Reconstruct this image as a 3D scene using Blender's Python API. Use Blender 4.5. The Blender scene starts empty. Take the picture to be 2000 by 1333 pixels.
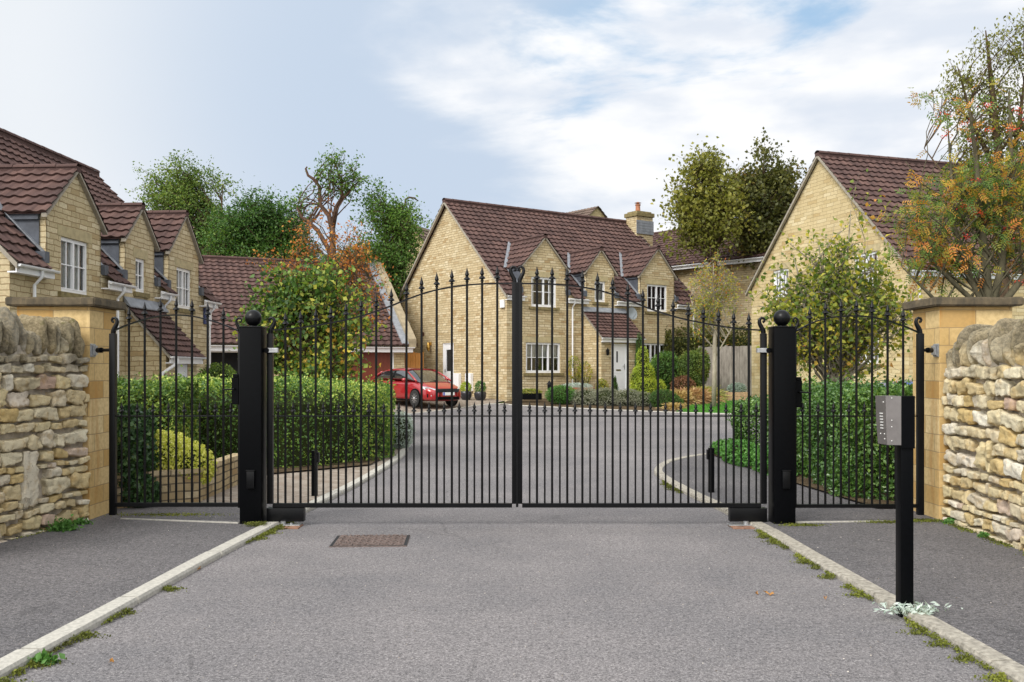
import bpy, bmesh, math, random
import numpy as np
from mathutils import Vector, Matrix, noise
R = math.radians
V = Vector
sc = bpy.context.scene
col = sc.collection
H = 1.5            # eye height
F = 1800.0
HZ = 725.0

def P(px, py, Y):
    return V(((px - 1000) / F * Y, Y, H - (py - HZ) / F * Y))

def smooth(t):
    t = max(0.0, min(1.0, t))
    return t * t * (3 - 2 * t)

def G(x, y):
    """terrain height"""
    z = .45 * smooth((y - 32) / 11.0)
    z += 3.5 * smooth((y - 52) / 60.0)
    return z

# ------------------------------------------------------------------ objects
def tag(o, label=None, cat=None, group=None, kind=None):
    if label: o['label'] = label
    if cat: o['category'] = cat
    if group: o['group'] = group
    if kind: o['kind'] = kind
    return o

def empty(name, loc=(0, 0, 0), rz=0, label=None, cat=None, group=None):
    o = bpy.data.objects.new(name, None)
    col.objects.link(o)
    o.location = loc
    o.rotation_euler = (0, 0, rz)
    o.empty_display_size = .2
    return tag(o, label, cat, group)

def copy_tree(o, parent=None):
    c = o.copy()
    col.objects.link(c)
    if parent: c.parent = parent
    for ch in list(o.children):
        copy_tree(ch, c)
    return c

class MB:
    def __init__(s):
        s.v = []; s.f = []; s.a = []
    def face(s, pts, a=.5):
        n = len(s.v)
        s.v += [tuple(p) for p in pts]
        s.f.append(tuple(range(n, n + len(pts)))); s.a.append(a)
    def mesh(s, vs, fs, a=.5):
        n = len(s.v)
        s.v += [tuple(p) for p in vs]
        for f in fs:
            s.f.append(tuple(i + n for i in f)); s.a.append(a)
    def hexa(s, p, a=.5):
        s.mesh(p, [(0, 3, 2, 1), (4, 5, 6, 7), (0, 1, 5, 4), (1, 2, 6, 5), (2, 3, 7, 6), (3, 0, 4, 7)], a)
    def box(s, x0, x1, y0, y1, z0, z1, a=.5):
        s.hexa([(x0, y0, z0), (x1, y0, z0), (x1, y1, z0), (x0, y1, z0), (x0, y0, z1), (x1, y0, z1), (x1, y1, z1), (x0, y1, z1)], a)
    def bbox(s, x0, x1, y0, y1, z0, z1, b=.005, a=.5):
        """box with chamfered edges"""
        bm = bmesh.new()
        bmesh.ops.create_cube(bm, size=1)
        for v in bm.verts:
            v.co = V((x0 + (v.co.x + .5) * (x1 - x0), y0 + (v.co.y + .5) * (y1 - y0), z0 + (v.co.z + .5) * (z1 - z0)))
        bmesh.ops.bevel(bm, geom=bm.edges[:], offset=b, segments=2, affect='EDGES', profile=.6)
        s.addbm(bm, a)
    def addbm(s, bm, a=.5, M=None):
        bm.verts.index_update()
        vs = [(M @ v.co if M else v.co.copy()) for v in bm.verts]
        s.mesh(vs, [[v.index for v in f.verts] for f in bm.faces], a)
        bm.free()
    def obox(s, c, ax, ay, az, a=.5):
        """centred box, half-axis vectors"""
        c = V(c); ax = V(ax); ay = V(ay); az = V(az)
        s.hexa([c - ax - ay - az, c + ax - ay - az, c + ax + ay - az, c - ax + ay - az,
                c - ax - ay + az, c + ax - ay + az, c + ax + ay + az, c - ax + ay + az], a)
    def bar(s, p, q, w, h, up=(0, 0, 1), a=.5):
        p = V(p); q = V(q); d = (q - p); L = d.length
        if L < 1e-6: return
        d /= L
        side = d.cross(V(up))
        if side.length < 1e-4: side = V((1, 0, 0))
        side.normalize(); u = side.cross(d)
        s.obox((p + q) / 2, d * L / 2, side * w / 2, u * h / 2, a)
    def tube(s, pts, rad, seg=8, cap=True, a=.5):
        pts = [V(p) for p in pts]
        if not hasattr(rad, '__len__'): rad = [rad] * len(pts)
        vs = []; fs = []; prev = None
        for i, p in enumerate(pts):
            t = (pts[min(i + 1, len(pts) - 1)] - pts[max(i - 1, 0)])
            if t.length < 1e-9: t = V((0, 0, 1))
            t.normalize()
            if prev is None:
                prev = t.orthogonal().normalized()
            n = prev - t * prev.dot(t)
            if n.length < 1e-6: n = t.orthogonal()
            n.normalize(); prev = n
            b = t.cross(n)
            for k in range(seg):
                an = 2 * math.pi * k / seg
                vs.append(p + (n * math.cos(an) + b * math.sin(an)) * rad[i])
        for i in range(len(pts) - 1):
            for k in range(seg):
                k2 = (k + 1) % seg
                fs.append((i * seg + k, i * seg + k2, (i + 1) * seg + k2, (i + 1) * seg + k))
        if cap:
            fs.append(tuple(range(seg))[::-1]); m = (len(pts) - 1) * seg
            fs.append(tuple(range(m, m + seg)))
        s.mesh(vs, fs, a)
    def lathe(s, prof, c=(0, 0, 0), seg=16, M=None, a=.5):
        vs = []; fs = []; c = V(c)
        for r, z in prof:
            for k in range(seg):
                an = 2 * math.pi * k / seg
                p = V((r * math.cos(an), r * math.sin(an), z))
                vs.append((M @ p if M else p) + c)
        n = len(prof)
        for i in range(n - 1):
            for k in range(seg):
                k2 = (k + 1) % seg
                fs.append((i * seg + k, i * seg + k2, (i + 1) * seg + k2, (i + 1) * seg + k))
        fs.append(tuple(range(seg))[::-1]); fs.append(tuple(range((n - 1) * seg, n * seg)))
        s.mesh(vs, fs, a)
    def sphere(s, c, r, seg=20, ring=12, a=.5, sz=1):
        prof = [(max(1e-4, r * math.sin(math.pi * i / ring)), -r * sz * math.cos(math.pi * i / ring)) for i in range(ring + 1)]
        s.lathe(prof, c, seg, a=a)
    def prism(s, outline, ext, a=.5):
        o = [V(p) for p in outline]; e = V(ext); n = len(o)
        s.mesh(o + [p + e for p in o], [tuple(range(n))[::-1], tuple(range(n, 2 * n))] +
               [(i, (i + 1) % n, n + (i + 1) % n, n + i) for i in range(n)], a)
    def build(s, name, mat, parent=None, sm=False, label=None, cat=None, group=None, kind=None, weld=False):
        me = bpy.data.meshes.new(name)
        me.from_pydata(s.v, [], s.f)
        at = me.attributes.new('v', 'FLOAT', 'FACE')
        at.data.foreach_set('value', np.array(s.a, dtype=np.float32))
        if weld:
            bm = bmesh.new(); bm.from_mesh(me)
            bmesh.ops.remove_doubles(bm, verts=bm.verts, dist=1e-4)
            bmesh.ops.recalc_face_normals(bm, faces=bm.faces)
            bm.to_mesh(me); bm.free()
        metric_uv(me)
        me.materials.append(mat)
        if sm:
            me.shade_smooth()
            if sm is not True:
                me.set_sharp_from_angle(angle=R(sm))
        o = bpy.data.objects.new(name, me)
        col.objects.link(o)
        if parent: o.parent = parent
        return tag(o, label, cat, group, kind)

def metric_uv(me):
    n = len(me.loops)
    if not n: return
    uv = me.uv_layers.new(name='UVMap')
    co = np.empty(len(me.vertices) * 3, np.float32); me.vertices.foreach_get('co', co); co = co.reshape(-1, 3)
    li = np.empty(n, np.int32); me.loops.foreach_get('vertex_index', li)
    pn = np.empty(len(me.polygons) * 3, np.float32); me.polygons.foreach_get('normal', pn); pn = pn.reshape(-1, 3)
    tot = np.empty(len(me.polygons), np.int32); me.polygons.foreach_get('loop_total', tot)
    st = np.empty(len(me.polygons), np.int32); me.polygons.foreach_get('loop_start', st)
    ln = np.empty((n, 3), np.float32)
    ln[np.argsort(np.repeat(st, tot), kind='stable')] = 0
    idx = np.zeros(n, np.int32)
    for_face = np.repeat(np.arange(len(tot)), tot)
    idx[:] = for_face
    nn = pn.copy()
    dom = np.argmax(np.abs(nn), axis=1)
    sg = np.sign(nn[np.arange(len(nn)), dom]); sg[sg == 0] = 1
    nn *= sg[:, None]
    up = np.array([0, 0, 1.0])
    u = np.cross(up, nn); l = np.linalg.norm(u, axis=1)
    flat = l < .15
    u[flat] = (1, 0, 0); l[flat] = 1
    u /= l[:, None]
    w = np.cross(nn, u)
    p = co[li]
    out = np.empty((n, 2), np.float32)
    out[:, 0] = (p * u[idx]).sum(1); out[:, 1] = (p * w[idx]).sum(1)
    uv.data.foreach_set('uv', out.ravel())

# ------------------------------------------------------------------ materials
def newmat(name):
    m = bpy.data.materials.new(name); m.use_nodes = True
    nt = m.node_tree
    return m, nt, nt.nodes['Principled BSDF']

class N:
    """tiny node helper"""
    def __init__(s, nt): s.nt = nt
    def n(s, t, **k):
        nd = s.nt.nodes.new(t)
        for a, b in k.items(): setattr(nd, a, b)
        return nd
    def l(s, a, b): s.nt.links.new(a, b)
    def uv(s): return s.n('ShaderNodeUVMap').outputs[0]
    def obj(s): return s.n('ShaderNodeTexCoord').outputs['Object']
    def attr(s, name='v'):
        return s.n('ShaderNodeAttribute', attribute_name=name).outputs['Fac']
    def noise(s, vec, scale, detail=4, rough=.55, dist=0):
        nd = s.n('ShaderNodeTexNoise'); nd.inputs['Scale'].default_value = scale
        nd.inputs['Detail'].default_value = detail; nd.inputs['Roughness'].default_value = rough
        nd.inputs['Distortion'].default_value = dist
        if vec: s.l(vec, nd.inputs['Vector'])
        return nd.outputs['Fac']
    def ramp(s, fac, stops, interp='LINEAR'):
        nd = s.n('ShaderNodeValToRGB'); cr = nd.color_ramp; cr.interpolation = interp
        while len(cr.elements) > 1: cr.elements.remove(cr.elements[0])
        for i, (p, c) in enumerate(stops):
            if not hasattr(c, '__len__'): c = (c, c, c)
            e = cr.elements[0] if i == 0 else cr.elements.new(p)
            e.position = p; e.color = (*c, 1)
        s.l(fac, nd.inputs[0]); return nd.outputs[0]
    def mix(s, f, a, b, mode='MIX'):
        nd = s.n('ShaderNodeMix', data_type='RGBA', blend_type=mode)
        for sock, val in ((nd.inputs[0], f), (nd.inputs[6], a), (nd.inputs[7], b)):
            if isinstance(val, (int, float)): sock.default_value = val
            elif isinstance(val, (tuple, list)): sock.default_value = (*val, 1) if len(val) == 3 else val
            else: s.l(val, sock)
        return nd.outputs[2]
    def math(s, op, a, b=0, c=0, clamp=False):
        nd = s.n('ShaderNodeMath', operation=op, use_clamp=clamp)
        for i, val in enumerate((a, b, c)):
            if isinstance(val, (int, float)): nd.inputs[i].default_value = val
            else: s.l(val, nd.inputs[i])
        return nd.outputs[0]
    def mapr(s, f, a, b, c=0, d=1):
        nd = s.n('ShaderNodeMapRange', interpolation_type='SMOOTHSTEP')
        s.l(f, nd.inputs[0])
        for i, val in enumerate((a, b, c, d)): nd.inputs[i + 1].default_value = val
        return nd.outputs[0]
    def mapping(s, vec, scale=(1, 1, 1), loc=(0, 0, 0), rot=(0, 0, 0)):
        nd = s.n('ShaderNodeMapping'); s.l(vec, nd.inputs[0])
        nd.inputs['Scale'].default_value = scale; nd.inputs['Location'].default_value = loc; nd.inputs['Rotation'].default_value = rot
        return nd.outputs[0]
    def bump(s, h, strength, dist, bsdf, prev=None):
        nd = s.n('ShaderNodeBump'); nd.inputs['Strength'].default_value = strength; nd.inputs['Distance'].default_value = dist
        s.l(h, nd.inputs['Height'])
        if prev: s.l(prev, nd.inputs['Normal'])
        s.l(nd.outputs[0], bsdf.inputs['Normal']); return nd.outputs[0]

def plain(name, c, rough=.5, noise_amt=.12, scale=8, metal=0, spec=.5, bump=0, coat=0):
    m, nt, b = newmat(name); n = N(nt)
    f = n.noise(n.obj(), scale, 5, .6)
    lo = tuple(x * (1 - noise_amt) for x in c); hi = tuple(min(1, x * (1 + noise_amt)) for x in c)
    n.l(n.ramp(f, [(.3, lo), (.7, hi)]), b.inputs['Base Color'])
    b.inputs['Roughness'].default_value = rough; b.inputs['Metallic'].default_value = metal
    b.inputs['Specular IOR Level'].default_value = spec
    b.inputs['Coat Weight'].default_value = coat
    if bump: n.bump(n.noise(n.obj(), scale * 6, 4), bump, .01, b)
    return m

def stonewall(name, c1, c2, c3, bw=.3, bh=.11, mortar=.006, mcol=(.36, .3, .2), bump=.8, stain=None, warp=.02, depth=.02, squash=1.0, msmooth=.1):
    m, nt, b = newmat(name); n = N(nt)
    uv = n.uv()
    wn = n.n('ShaderNodeTexNoise'); wn.inputs['Scale'].default_value = 3.5; n.l(uv, wn.inputs['Vector'])
    sub = n.n('ShaderNodeVectorMath', operation='SUBTRACT'); n.l(wn.outputs['Color'], sub.inputs[0]); sub.inputs[1].default_value = (.5, .5, .5)
    scl = n.n('ShaderNodeVectorMath', operation='SCALE'); n.l(sub.outputs[0], scl.inputs[0]); scl.inputs[3].default_value = warp * 2
    add = n.n('ShaderNodeVectorMath', operation='ADD'); n.l(uv, add.inputs[0]); n.l(scl.outputs[0], add.inputs[1])
    br = n.n('ShaderNodeTexBrick'); n.l(add.outputs[0], br.inputs['Vector'])
    br.inputs['Scale'].default_value = 1; br.inputs['Brick Width'].default_value = bw; br.inputs['Row Height'].default_value = bh
    br.inputs['Mortar Size'].default_value = mortar; br.inputs['Mortar Smooth'].default_value = msmooth
    br.inputs['Color1'].default_value = (0, 0, 0, 1); br.inputs['Color2'].default_value = (1, 1, 1, 1); br.inputs['Mortar'].default_value = (.5, .5, .5, 1)
    br.offset = .43; br.squash = squash; br.squash_frequency = 3; br.offset_frequency = 2
    cell = br.outputs['Color']; mort = br.outputs['Fac']
    big = n.noise(uv, .35, 3); fine = n.noise(uv, 22, 5, .65)
    base = n.ramp(cell, [(.0, (c1[0] * .9, c1[1] * .8, c1[2] * .7)), (.12, c1), (.3, c2), (.5, tuple((p + q) / 2 for p, q in zip(c1, c2))), (.7, c2), (.88, c3), (1, c1)])
    strk = n.noise(n.mapping(uv, (2.2, .28, 1)), 1.6, 6, .65)
    base = n.mix(n.mapr(strk, .52, .72, 0, .38), base, tuple(x * .6 for x in c1))
    base = n.mix(n.mapr(fine, .35, .7, 0, .4), base, tuple(x * .62 for x in c1))
    base = n.mix(n.mapr(big, .4, .7, 0, .45), base, tuple(x * .78 for x in c2))
    if stain:
        sm = n.noise(n.mapping(uv, (5, .5, 1)), 1.3, 5, .6)
        base = n.mix(n.mapr(sm, .52, .7, 0, .75), base, stain)
    colr = n.mix(mort, base, mcol)
    n.l(colr, b.inputs['Base Color'])
    b.inputs['Roughness'].default_value = .92; b.inputs['Specular IOR Level'].default_value = .2
    rock = n.noise(uv, 9, 5, .6)
    h = n.math('ADD', n.math('MULTIPLY', n.math('SUBTRACT', 1, mort), .5), n.math('MULTIPLY', rock, .55))
    h = n.math('ADD', h, n.math('MULTIPLY', cell, .12))
    n.bump(h, bump, depth, b)
    return m

def tilemat(name, c1, c2, c3):
    m, nt, b = newmat(name); n = N(nt)
    a = n.attr('v'); o = n.obj()
    c = n.ramp(a, [(0, c1), (.5, c2), (1, c3)])
    f = n.noise(o, 1.2, 5, .65); g = n.noise(o, 30, 4, .6)
    c = n.mix(n.mapr(f, .45, .7, 0, .5), c, tuple(x * .6 for x in c1))
    c = n.mix(n.mapr(g, .58, .75, 0, .35), c, (.19, .16, .12))
    n.l(c, b.inputs['Base Color']); b.inputs['Roughness'].default_value = .85; b.inputs['Specular IOR Level'].default_value = .25
    n.bump(g, .4, .01, b)
    return m

def leafmat(name, stops, trans=.35, rough=.5, spec=.35):
    m, nt, b = newmat(name); n = N(nt)
    stops = [(p, tuple(min(.85, 1.06 * x ** .84) for x in c)) for p, c in stops]
    c = n.ramp(n.attr('v'), stops)
    c = n.mix(n.mapr(n.noise(n.obj(), 14, 2), .3, .7, 0, .3), c, (.03, .04, .01), 'MULTIPLY') if False else c
    n.l(c, b.inputs['Base Color']); b.inputs['Roughness'].default_value = rough; b.inputs['Specular IOR Level'].default_value = spec
    tr = n.n('ShaderNodeBsdfTranslucent'); n.l(n.mix(1, c, (1.15, 1.2, .6), 'MULTIPLY'), tr.inputs[0])
    mx = n.n('ShaderNodeMixShader'); mx.inputs[0].default_value = trans
    n.l(b.outputs[0], mx.inputs[1]); n.l(tr.outputs[0], mx.inputs[2])
    n.l(mx.outputs[0], nt.nodes['Material Output'].inputs[0])
    return m

def barkmat(name, c1, c2, scale=10):
    m, nt, b = newmat(name); n = N(nt)
    o = n.mapping(n.obj(), (1, 1, .35))
    f = n.noise(o, scale, 6, .65)
    n.l(n.ramp(f, [(.3, c1), (.7, c2)]), b.inputs['Base Color']); b.inputs['Roughness'].default_value = .95
    b.inputs['Specular IOR Level'].default_value = .15
    n.bump(n.noise(o, scale * 2.5, 5, .7), .6, .02, b)
    return m

def asphalt(name, dark, light, specks, scale=1.0, patch=(.9, 1.1)):
    m, nt, b = newmat(name); n = N(nt)
    o = n.obj()
    big = n.noise(o, .35, 4, .5); med = n.noise(o, 2.2, 4, .55); fine = n.noise(o, 62 * scale, 3, .85); grit = n.noise(o, 190 * scale, 2, .8)
    vor = n.n('ShaderNodeTexVoronoi'); vor.inputs['Scale'].default_value = 170 * scale; n.l(o, vor.inputs['Vector'])
    mid = n.noise(o, 24 * scale, 3, .7)
    f = n.math('ADD', n.math('ADD', n.math('MULTIPLY', fine, .55), n.math('MULTIPLY', grit, .25)), n.math('MULTIPLY', mid, .2))
    c = n.ramp(f, [(.42, dark), (.5, tuple((a + b_) / 2.05 for a, b_ in zip(dark, light))), (.585, light)])
    tone = n.math('ADD', n.math('MULTIPLY', big, .7), n.math('MULTIPLY', med, .3))
    c = n.mix(1, c, n.ramp(tone, [(.34, (patch[0] * .96, patch[0] * .97, patch[0])), (.5, (1.0, .985, .985)), (.64, (patch[1] * 1.01, patch[1] * .985, patch[1] * .975))]), 'MULTIPLY')
    stn = n.noise(n.mapping(o, (1.1, .5, 1), (3, 7, 0)), 1.6, 7, .7)
    c = n.mix(n.mapr(stn, .60, .72, 0, .35), c, tuple(x * .75 for x in dark))
    ck = n.n('ShaderNodeTexVoronoi', feature='DISTANCE_TO_EDGE'); ck.inputs['Scale'].default_value = .38
    wv = n.n('ShaderNodeTexNoise'); wv.inputs['Scale'].default_value = 2.5; n.l(o, wv.inputs['Vector'])
    n.l(n.mix(.16, o, wv.outputs['Color'], 'ADD'), ck.inputs['Vector'])
    crk = n.math('MULTIPLY', n.mapr(ck.outputs['Distance'], .0, .006, 1, 0), n.mapr(n.noise(o, .8, 2), .52, .6))
    c = n.mix(n.math('MULTIPLY', crk, .32), c, tuple(x * .45 for x in dark))
    sv = n.n('ShaderNodeSeparateColor'); n.l(vor.outputs['Color'], sv.inputs[0])
    sp = n.math('GREATER_THAN', sv.outputs[0], .965)
    c = n.mix(n.math('MULTIPLY', sp, .42), c, specks)
    dk = n.math('GREATER_THAN', sv.outputs[1], .95)
    c = n.mix(n.math('MULTIPLY', dk, .5), c, tuple(x * .4 for x in dark))
    n.l(c, b.inputs['Base Color']); b.inputs['Roughness'].default_value = .85; b.inputs['Specular IOR Level'].default_value = .3
    n.bump(n.math('ADD', f, n.math('MULTIPLY', vor.outputs['Distance'], .5)), .45, .006, b)
    return m

M = {}
M['stone'] = stonewall('coursed_stone', (.47, .365, .205), (.61, .505, .315), (.74, .65, .45), bw=.30, bh=.105, mortar=.008, mcol=(.27, .20, .11), bump=1, depth=.035, squash=1.5, warp=.03)
M['stone_left'] = stonewall('coursed_stone_pale', (.47, .38, .22), (.62, .52, .33), (.73, .64, .44), bw=.36, bh=.125, mortar=.009, mcol=(.30, .215, .11), bump=1, depth=.04, warp=.035, squash=1.5)
M['stone_right'] = stonewall('coursed_stone_smooth', (.52, .41, .215), (.62, .505, .29), (.70, .60, .38), bw=.4, bh=.13, mortar=.006, mcol=(.32, .24, .13), bump=.8, depth=.025, squash=1.4, warp=.03)
M['stone_far'] = stonewall('far_stone', (.44, .35, .18), (.5, .4, .22), (.56, .46, .28), bw=.5, bh=.2, mortar=.01, mcol=(.3, .24, .14), bump=.4)
M['ashlar'] = stonewall('ashlar', (.54, .35, .13), (.68, .50, .24), (.76, .61, .34), bw=.46, bh=.175, mortar=.004, mcol=(.33, .235, .12), bump=.4, depth=.006, stain=(.45, .22, .06), warp=.006, squash=1.7, msmooth=0)
M['planter_stone'] = stonewall('planter_stone', (.36, .27, .15), (.46, .36, .21), (.54, .45, .3), bw=.24, bh=.085, mortar=.008, mcol=(.15, .12, .08), bump=.9, depth=.02)
M['tile'] = tilemat('roof_tile', (.064, .038, .035), (.094, .055, .049), (.142, .083, .070))
M['tile_far'] = tilemat('roof_tile_grey', (.10, .075, .06), (.14, .10, .08), (.18, .13, .10))
M['white'] = plain('white_upvc', (.80, .81, .83), .35, .04, 3)
M['wpaint'] = plain('white_render', (.66, .62, .52), .8, .06, 2)
M['dressed'] = plain('dressed_stone', (.42, .35, .2), .9, .2, 6, bump=.3)
M['sill'] = plain('weathered_sill', (.20, .16, .07), .95, .4, 9, bump=.4)
M['lead'] = plain('lead_sheet', (.075, .085, .105), .6, .3, 4, bump=.2)
M['flash'] = plain('lead_flashing', (.22, .235, .26), .55, .25, 5)
M['black'] = plain('black_gloss_paint', (.003, .0033, .004), .32, .3, 6, spec=.22)
M['black_matt'] = plain('black_powder_coat', (.002, .0023, .003), .35, .2, 30, spec=.08)
M['galv'] = plain('galvanised_steel', (.42, .43, .44), .4, .25, 18, metal=.7)
M['dark'] = plain('unlit_black', (.012, .013, .015), .9, .2, 3)  # near-black colour stands in for unlit depth behind panes and in openings
M['curtain'] = plain('curtain_cloth', (.74, .72, .66), .9, .08, 5)
M['brown_door'] = plain('red_brown_door', (.17, .034, .014), .5, .1, 3)
M['timber'] = barkmat('cedar_timber', (.42, .19, .05), (.55, .27, .09), 6)
M['grey_timber'] = barkmat('weathered_timber', (.16, .14, .12), (.34, .31, .27), 5)
M['brass'] = plain('brass', (.6, .38, .1), .3, .1, 9, metal=.9)
M['brick_pad'] = plain('dull_brick', (.24, .13, .085), .9, .35, 14)
M['terracotta'] = plain('terracotta', (.36, .15, .08), .85, .25, 6)
M['soil'] = plain('bark_soil', (.07, .05, .032), .95, .5, 12, bump=.8)
M['dish'] = plain('dish_grey', (.22, .25, .27), .5, .1, 6)
M['gold_brass'] = plain('letter_plate', (.3, .22, .07), .35, .1, 9, metal=.8)
M['parapet'] = plain('parapet_stone', (.30, .25, .165), .9, .25, 5, bump=.3)
M['blue_board'] = plain('blue_board', (.01, .03, .14), .5, .1, 5)

def glassmat():
    m, nt, b = newmat('window_glass'); n = N(nt)
    fr = n.n('ShaderNodeFresnel'); fr.inputs[0].default_value = 1.6
    tr = n.n('ShaderNodeBsdfTransparent'); tr.inputs[0].default_value = (.84, .87, .88, 1)
    gl = n.n('ShaderNodeBsdfGlossy'); gl.inputs['Roughness'].default_value = .03
    mx = n.n('ShaderNodeMixShader'); n.l(n.math('ADD', fr.outputs[0], .06), mx.inputs[0]); n.l(tr.outputs[0], mx.inputs[1]); n.l(gl.outputs[0], mx.inputs[2])
    n.l(mx.outputs[0], nt.nodes['Material Output'].inputs[0])
    return m
M['glass'] = glassmat()

def rubblemat():
    m, nt, b = newmat('rubble_stone'); n = N(nt)
    o = n.obj(); a = n.attr('v')
    c = n.ramp(a, [(0, (.66, .59, .42)), (.2, (.56, .42, .19)), (.42, (.70, .64, .48)), (.6, (.62, .52, .30)), (.78, (.58, .51, .38)), (.93, (.76, .72, .60)), (1, (.46, .30, .22))])
    f = n.noise(o, 9, 6, .7); g = n.noise(o, 38, 5, .7); h = n.noise(o, 3, 5, .6)
    c = n.mix(n.mapr(f, .48, .66, 0, .5), c, (.40, .25, .08))
    c = n.mix(n.mapr(g, .55, .7, 0, .55), c, (.22, .17, .10))
    sp = n.n('ShaderNodeSeparateXYZ'); n.l(o, sp.inputs[0])
    # dark lichen crust on the upper stones (its own ragged outline)
    top = n.math('ADD', sp.outputs[2], n.math('MULTIPLY', n.math('SUBTRACT', h, .5), 1.1))
    lich = n.mix(n.mapr(g, .35, .65), (.10, .09, .065), (.27, .23, .155))
    c = n.mix(n.mapr(top, 1.45, 1.75, 0, .85), c, lich)
    c = n.mix(n.math('MULTIPLY', n.mapr(f, .58, .7), n.mapr(top, 1.5, 1.8, 0, .6)), c, (.09, .10, .02))
    n.l(c, b.inputs['Base Color']); b.inputs['Roughness'].default_value = .95; b.inputs['Specular IOR Level'].default_value = .15
    n.bump(n.math('ADD', f, n.math('MULTIPLY', g, .7)), 1, .02, b)
    return m
M['rubble'] = rubblemat()
M['mortar'] = plain('lime_mortar', (.42, .37, .30), .95, .3, 14, bump=.8)
def capmat():
    m, nt, b = newmat('capstone'); n = N(nt); o = n.obj()
    f = n.noise(o, 6, 6, .7); g = n.noise(n.mapping(o, (6, 6, 1)), 3, 5)
    c = n.ramp(f, [(.3, (.055, .045, .03)), (.55, (.115, .09, .055)), (.75, (.21, .16, .09))])
    c = n.mix(n.mapr(g, .5, .7, 0, .6), c, (.045, .04, .03))
    n.l(c, b.inputs['Base Color']); b.inputs['Roughness'].default_value = .95
    n.bump(f, .7, .015, b); return m
M['cap'] = capmat()

M['road'] = asphalt('road_asphalt', (.072, .069, .072), (.275, .264, .268), (.5, .48, .46), 1, (.80, 1.22))
M['pave'] = asphalt('pavement_asphalt', (.045, .044, .047), (.172, .166, .171), (.40, .38, .36), 1.0, (.82, 1.2))
M['kerb'] = plain('concrete_kerb', (.44, .425, .38), .9, .22, 38, bump=.5)
M['kerb_old'] = plain('old_concrete_kerb', (.35, .325, .275), .95, .42, 26, bump=.9)
def blockmat():
    m, nt, b = newmat('block_paving'); n = N(nt)
    o = n.mapping(n.obj(), rot=(0, 0, R(40)))
    br = n.n('ShaderNodeTexBrick'); n.l(o, br.inputs['Vector']); br.inputs['Scale'].default_value = 1
    br.inputs['Brick Width'].default_value = .2; br.inputs['Row Height'].default_value = .1; br.inputs['Mortar Size'].default_value = .005
    br.inputs['Color1'].default_value = (.22, .17, .13, 1); br.inputs['Color2'].default_value = (.34, .29, .24, 1); br.inputs['Mortar'].default_value = (.10, .085, .07, 1)
    c = n.mix(n.mapr(n.noise(o, 3, 5), .35, .7, 0, .5), br.outputs[0], (.23, .2, .165))
    n.l(c, b.inputs['Base Color']); b.inputs['Roughness'].default_value = .9
    n.bump(n.math('SUBTRACT', 1, br.outputs['Fac']), .5, .01, b); return m
M['block'] = blockmat()
def ground_mat(name, c1, c2, c3, sc_=3):
    m, nt, b = newmat(name); n = N(nt); o = n.obj()
    f = n.noise(o, sc_, 6, .65); g = n.noise(o, 40, 4, .7)
    c = n.ramp(n.math('ADD', n.math('MULTIPLY', f, .6), n.math('MULTIPLY', g, .4)), [(.35, c1), (.5, c2), (.65, c3)])
    n.l(c, b.inputs['Base Color']); b.inputs['Roughness'].default_value = .95; b.inputs['Specular IOR Level'].default_value = .1
    n.bump(g, .8, .03, b); return m
M['grassland'] = ground_mat('grass_ground', (.02, .035, .008), (.035, .06, .012), (.06, .08, .02), .6)
M['lawn'] = ground_mat('lawn', (.035, .12, .012), (.055, .19, .018), (.08, .24, .03), 2)
M['bed'] = ground_mat('garden_soil', (.05, .035, .02), (.09, .065, .04), (.16, .12, .07), 4)

G_ = lambda *c: c
LV = {}
LV['hedge'] = leafmat('hedge_leaf', [(0, (.016, .042, .010)), (.35, (.034, .085, .014)), (.60, (.07, .155, .022)), (.78, (.20, .31, .035)), (1, (.58, .62, .13))], .3, .42)
LV['hedge_var'] = leafmat('variegated_hedge_leaf', [(0, (.018, .045, .010)), (.35, (.045, .10, .016)), (.6, (.10, .18, .028)), (.82, (.30, .36, .05)), (1, (.58, .57, .14))], .3, .45)
LV['yellow'] = leafmat('yellow_leaf', [(0, (.14, .20, .02)), (.3, (.42, .46, .05)), (.65, (.66, .64, .12)), (1, (.78, .76, .33))], .35, .5)
LV['laurel'] = leafmat('glossy_leaf', [(0, (.012, .036, .008)), (.4, (.032, .088, .014)), (.75, (.08, .17, .024)), (1, (.24, .36, .06))], .2, .3, .5)
LV['dkgreen'] = leafmat('dark_green_leaf', [(0, (.012, .036, .008)), (.45, (.032, .090, .014)), (.8, (.08, .17, .025)), (1, (.18, .26, .04))], .35)
LV['birch'] = leafmat('birch_green_leaf', [(0, (.025, .055, .012)), (.4, (.07, .13, .022)), (.75, (.15, .22, .035)), (1, (.30, .34, .06))], .4)
LV['midgreen'] = leafmat('mid_green_leaf', [(0, (.022, .055, .012)), (.45, (.06, .14, .020)), (.8, (.13, .24, .035)), (1, (.26, .36, .06))], .4)
LV['orange'] = leafmat('orange_leaf', [(0, (.14, .05, .015)), (.35, (.32, .085, .015)), (.7, (.50, .16, .025)), (.9, (.55, .26, .04)), (1, (.10, .16, .03))], .4)
LV['shrub'] = leafmat('shrub_leaf', [(0, (.016, .042, .010)), (.4, (.05, .115, .018)), (.62, (.14, .23, .035)), (.78, (.36, .38, .05)), (.9, (.60, .46, .05)), (1, (.55, .16, .03))], .4)
LV['maple'] = leafmat('maple_olive_leaf', [(0, (.05, .055, .012)), (.4, (.13, .14, .02)), (.75, (.24, .23, .035)), (1, (.38, .30, .05))], .4)
LV['maple_dark'] = leafmat('maple_dark_leaf', [(0, (.02, .028, .008)), (.45, (.055, .06, .012)), (.75, (.11, .11, .018)), (.9, (.22, .10, .02)), (1, (.24, .22, .04))], .35)
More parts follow.
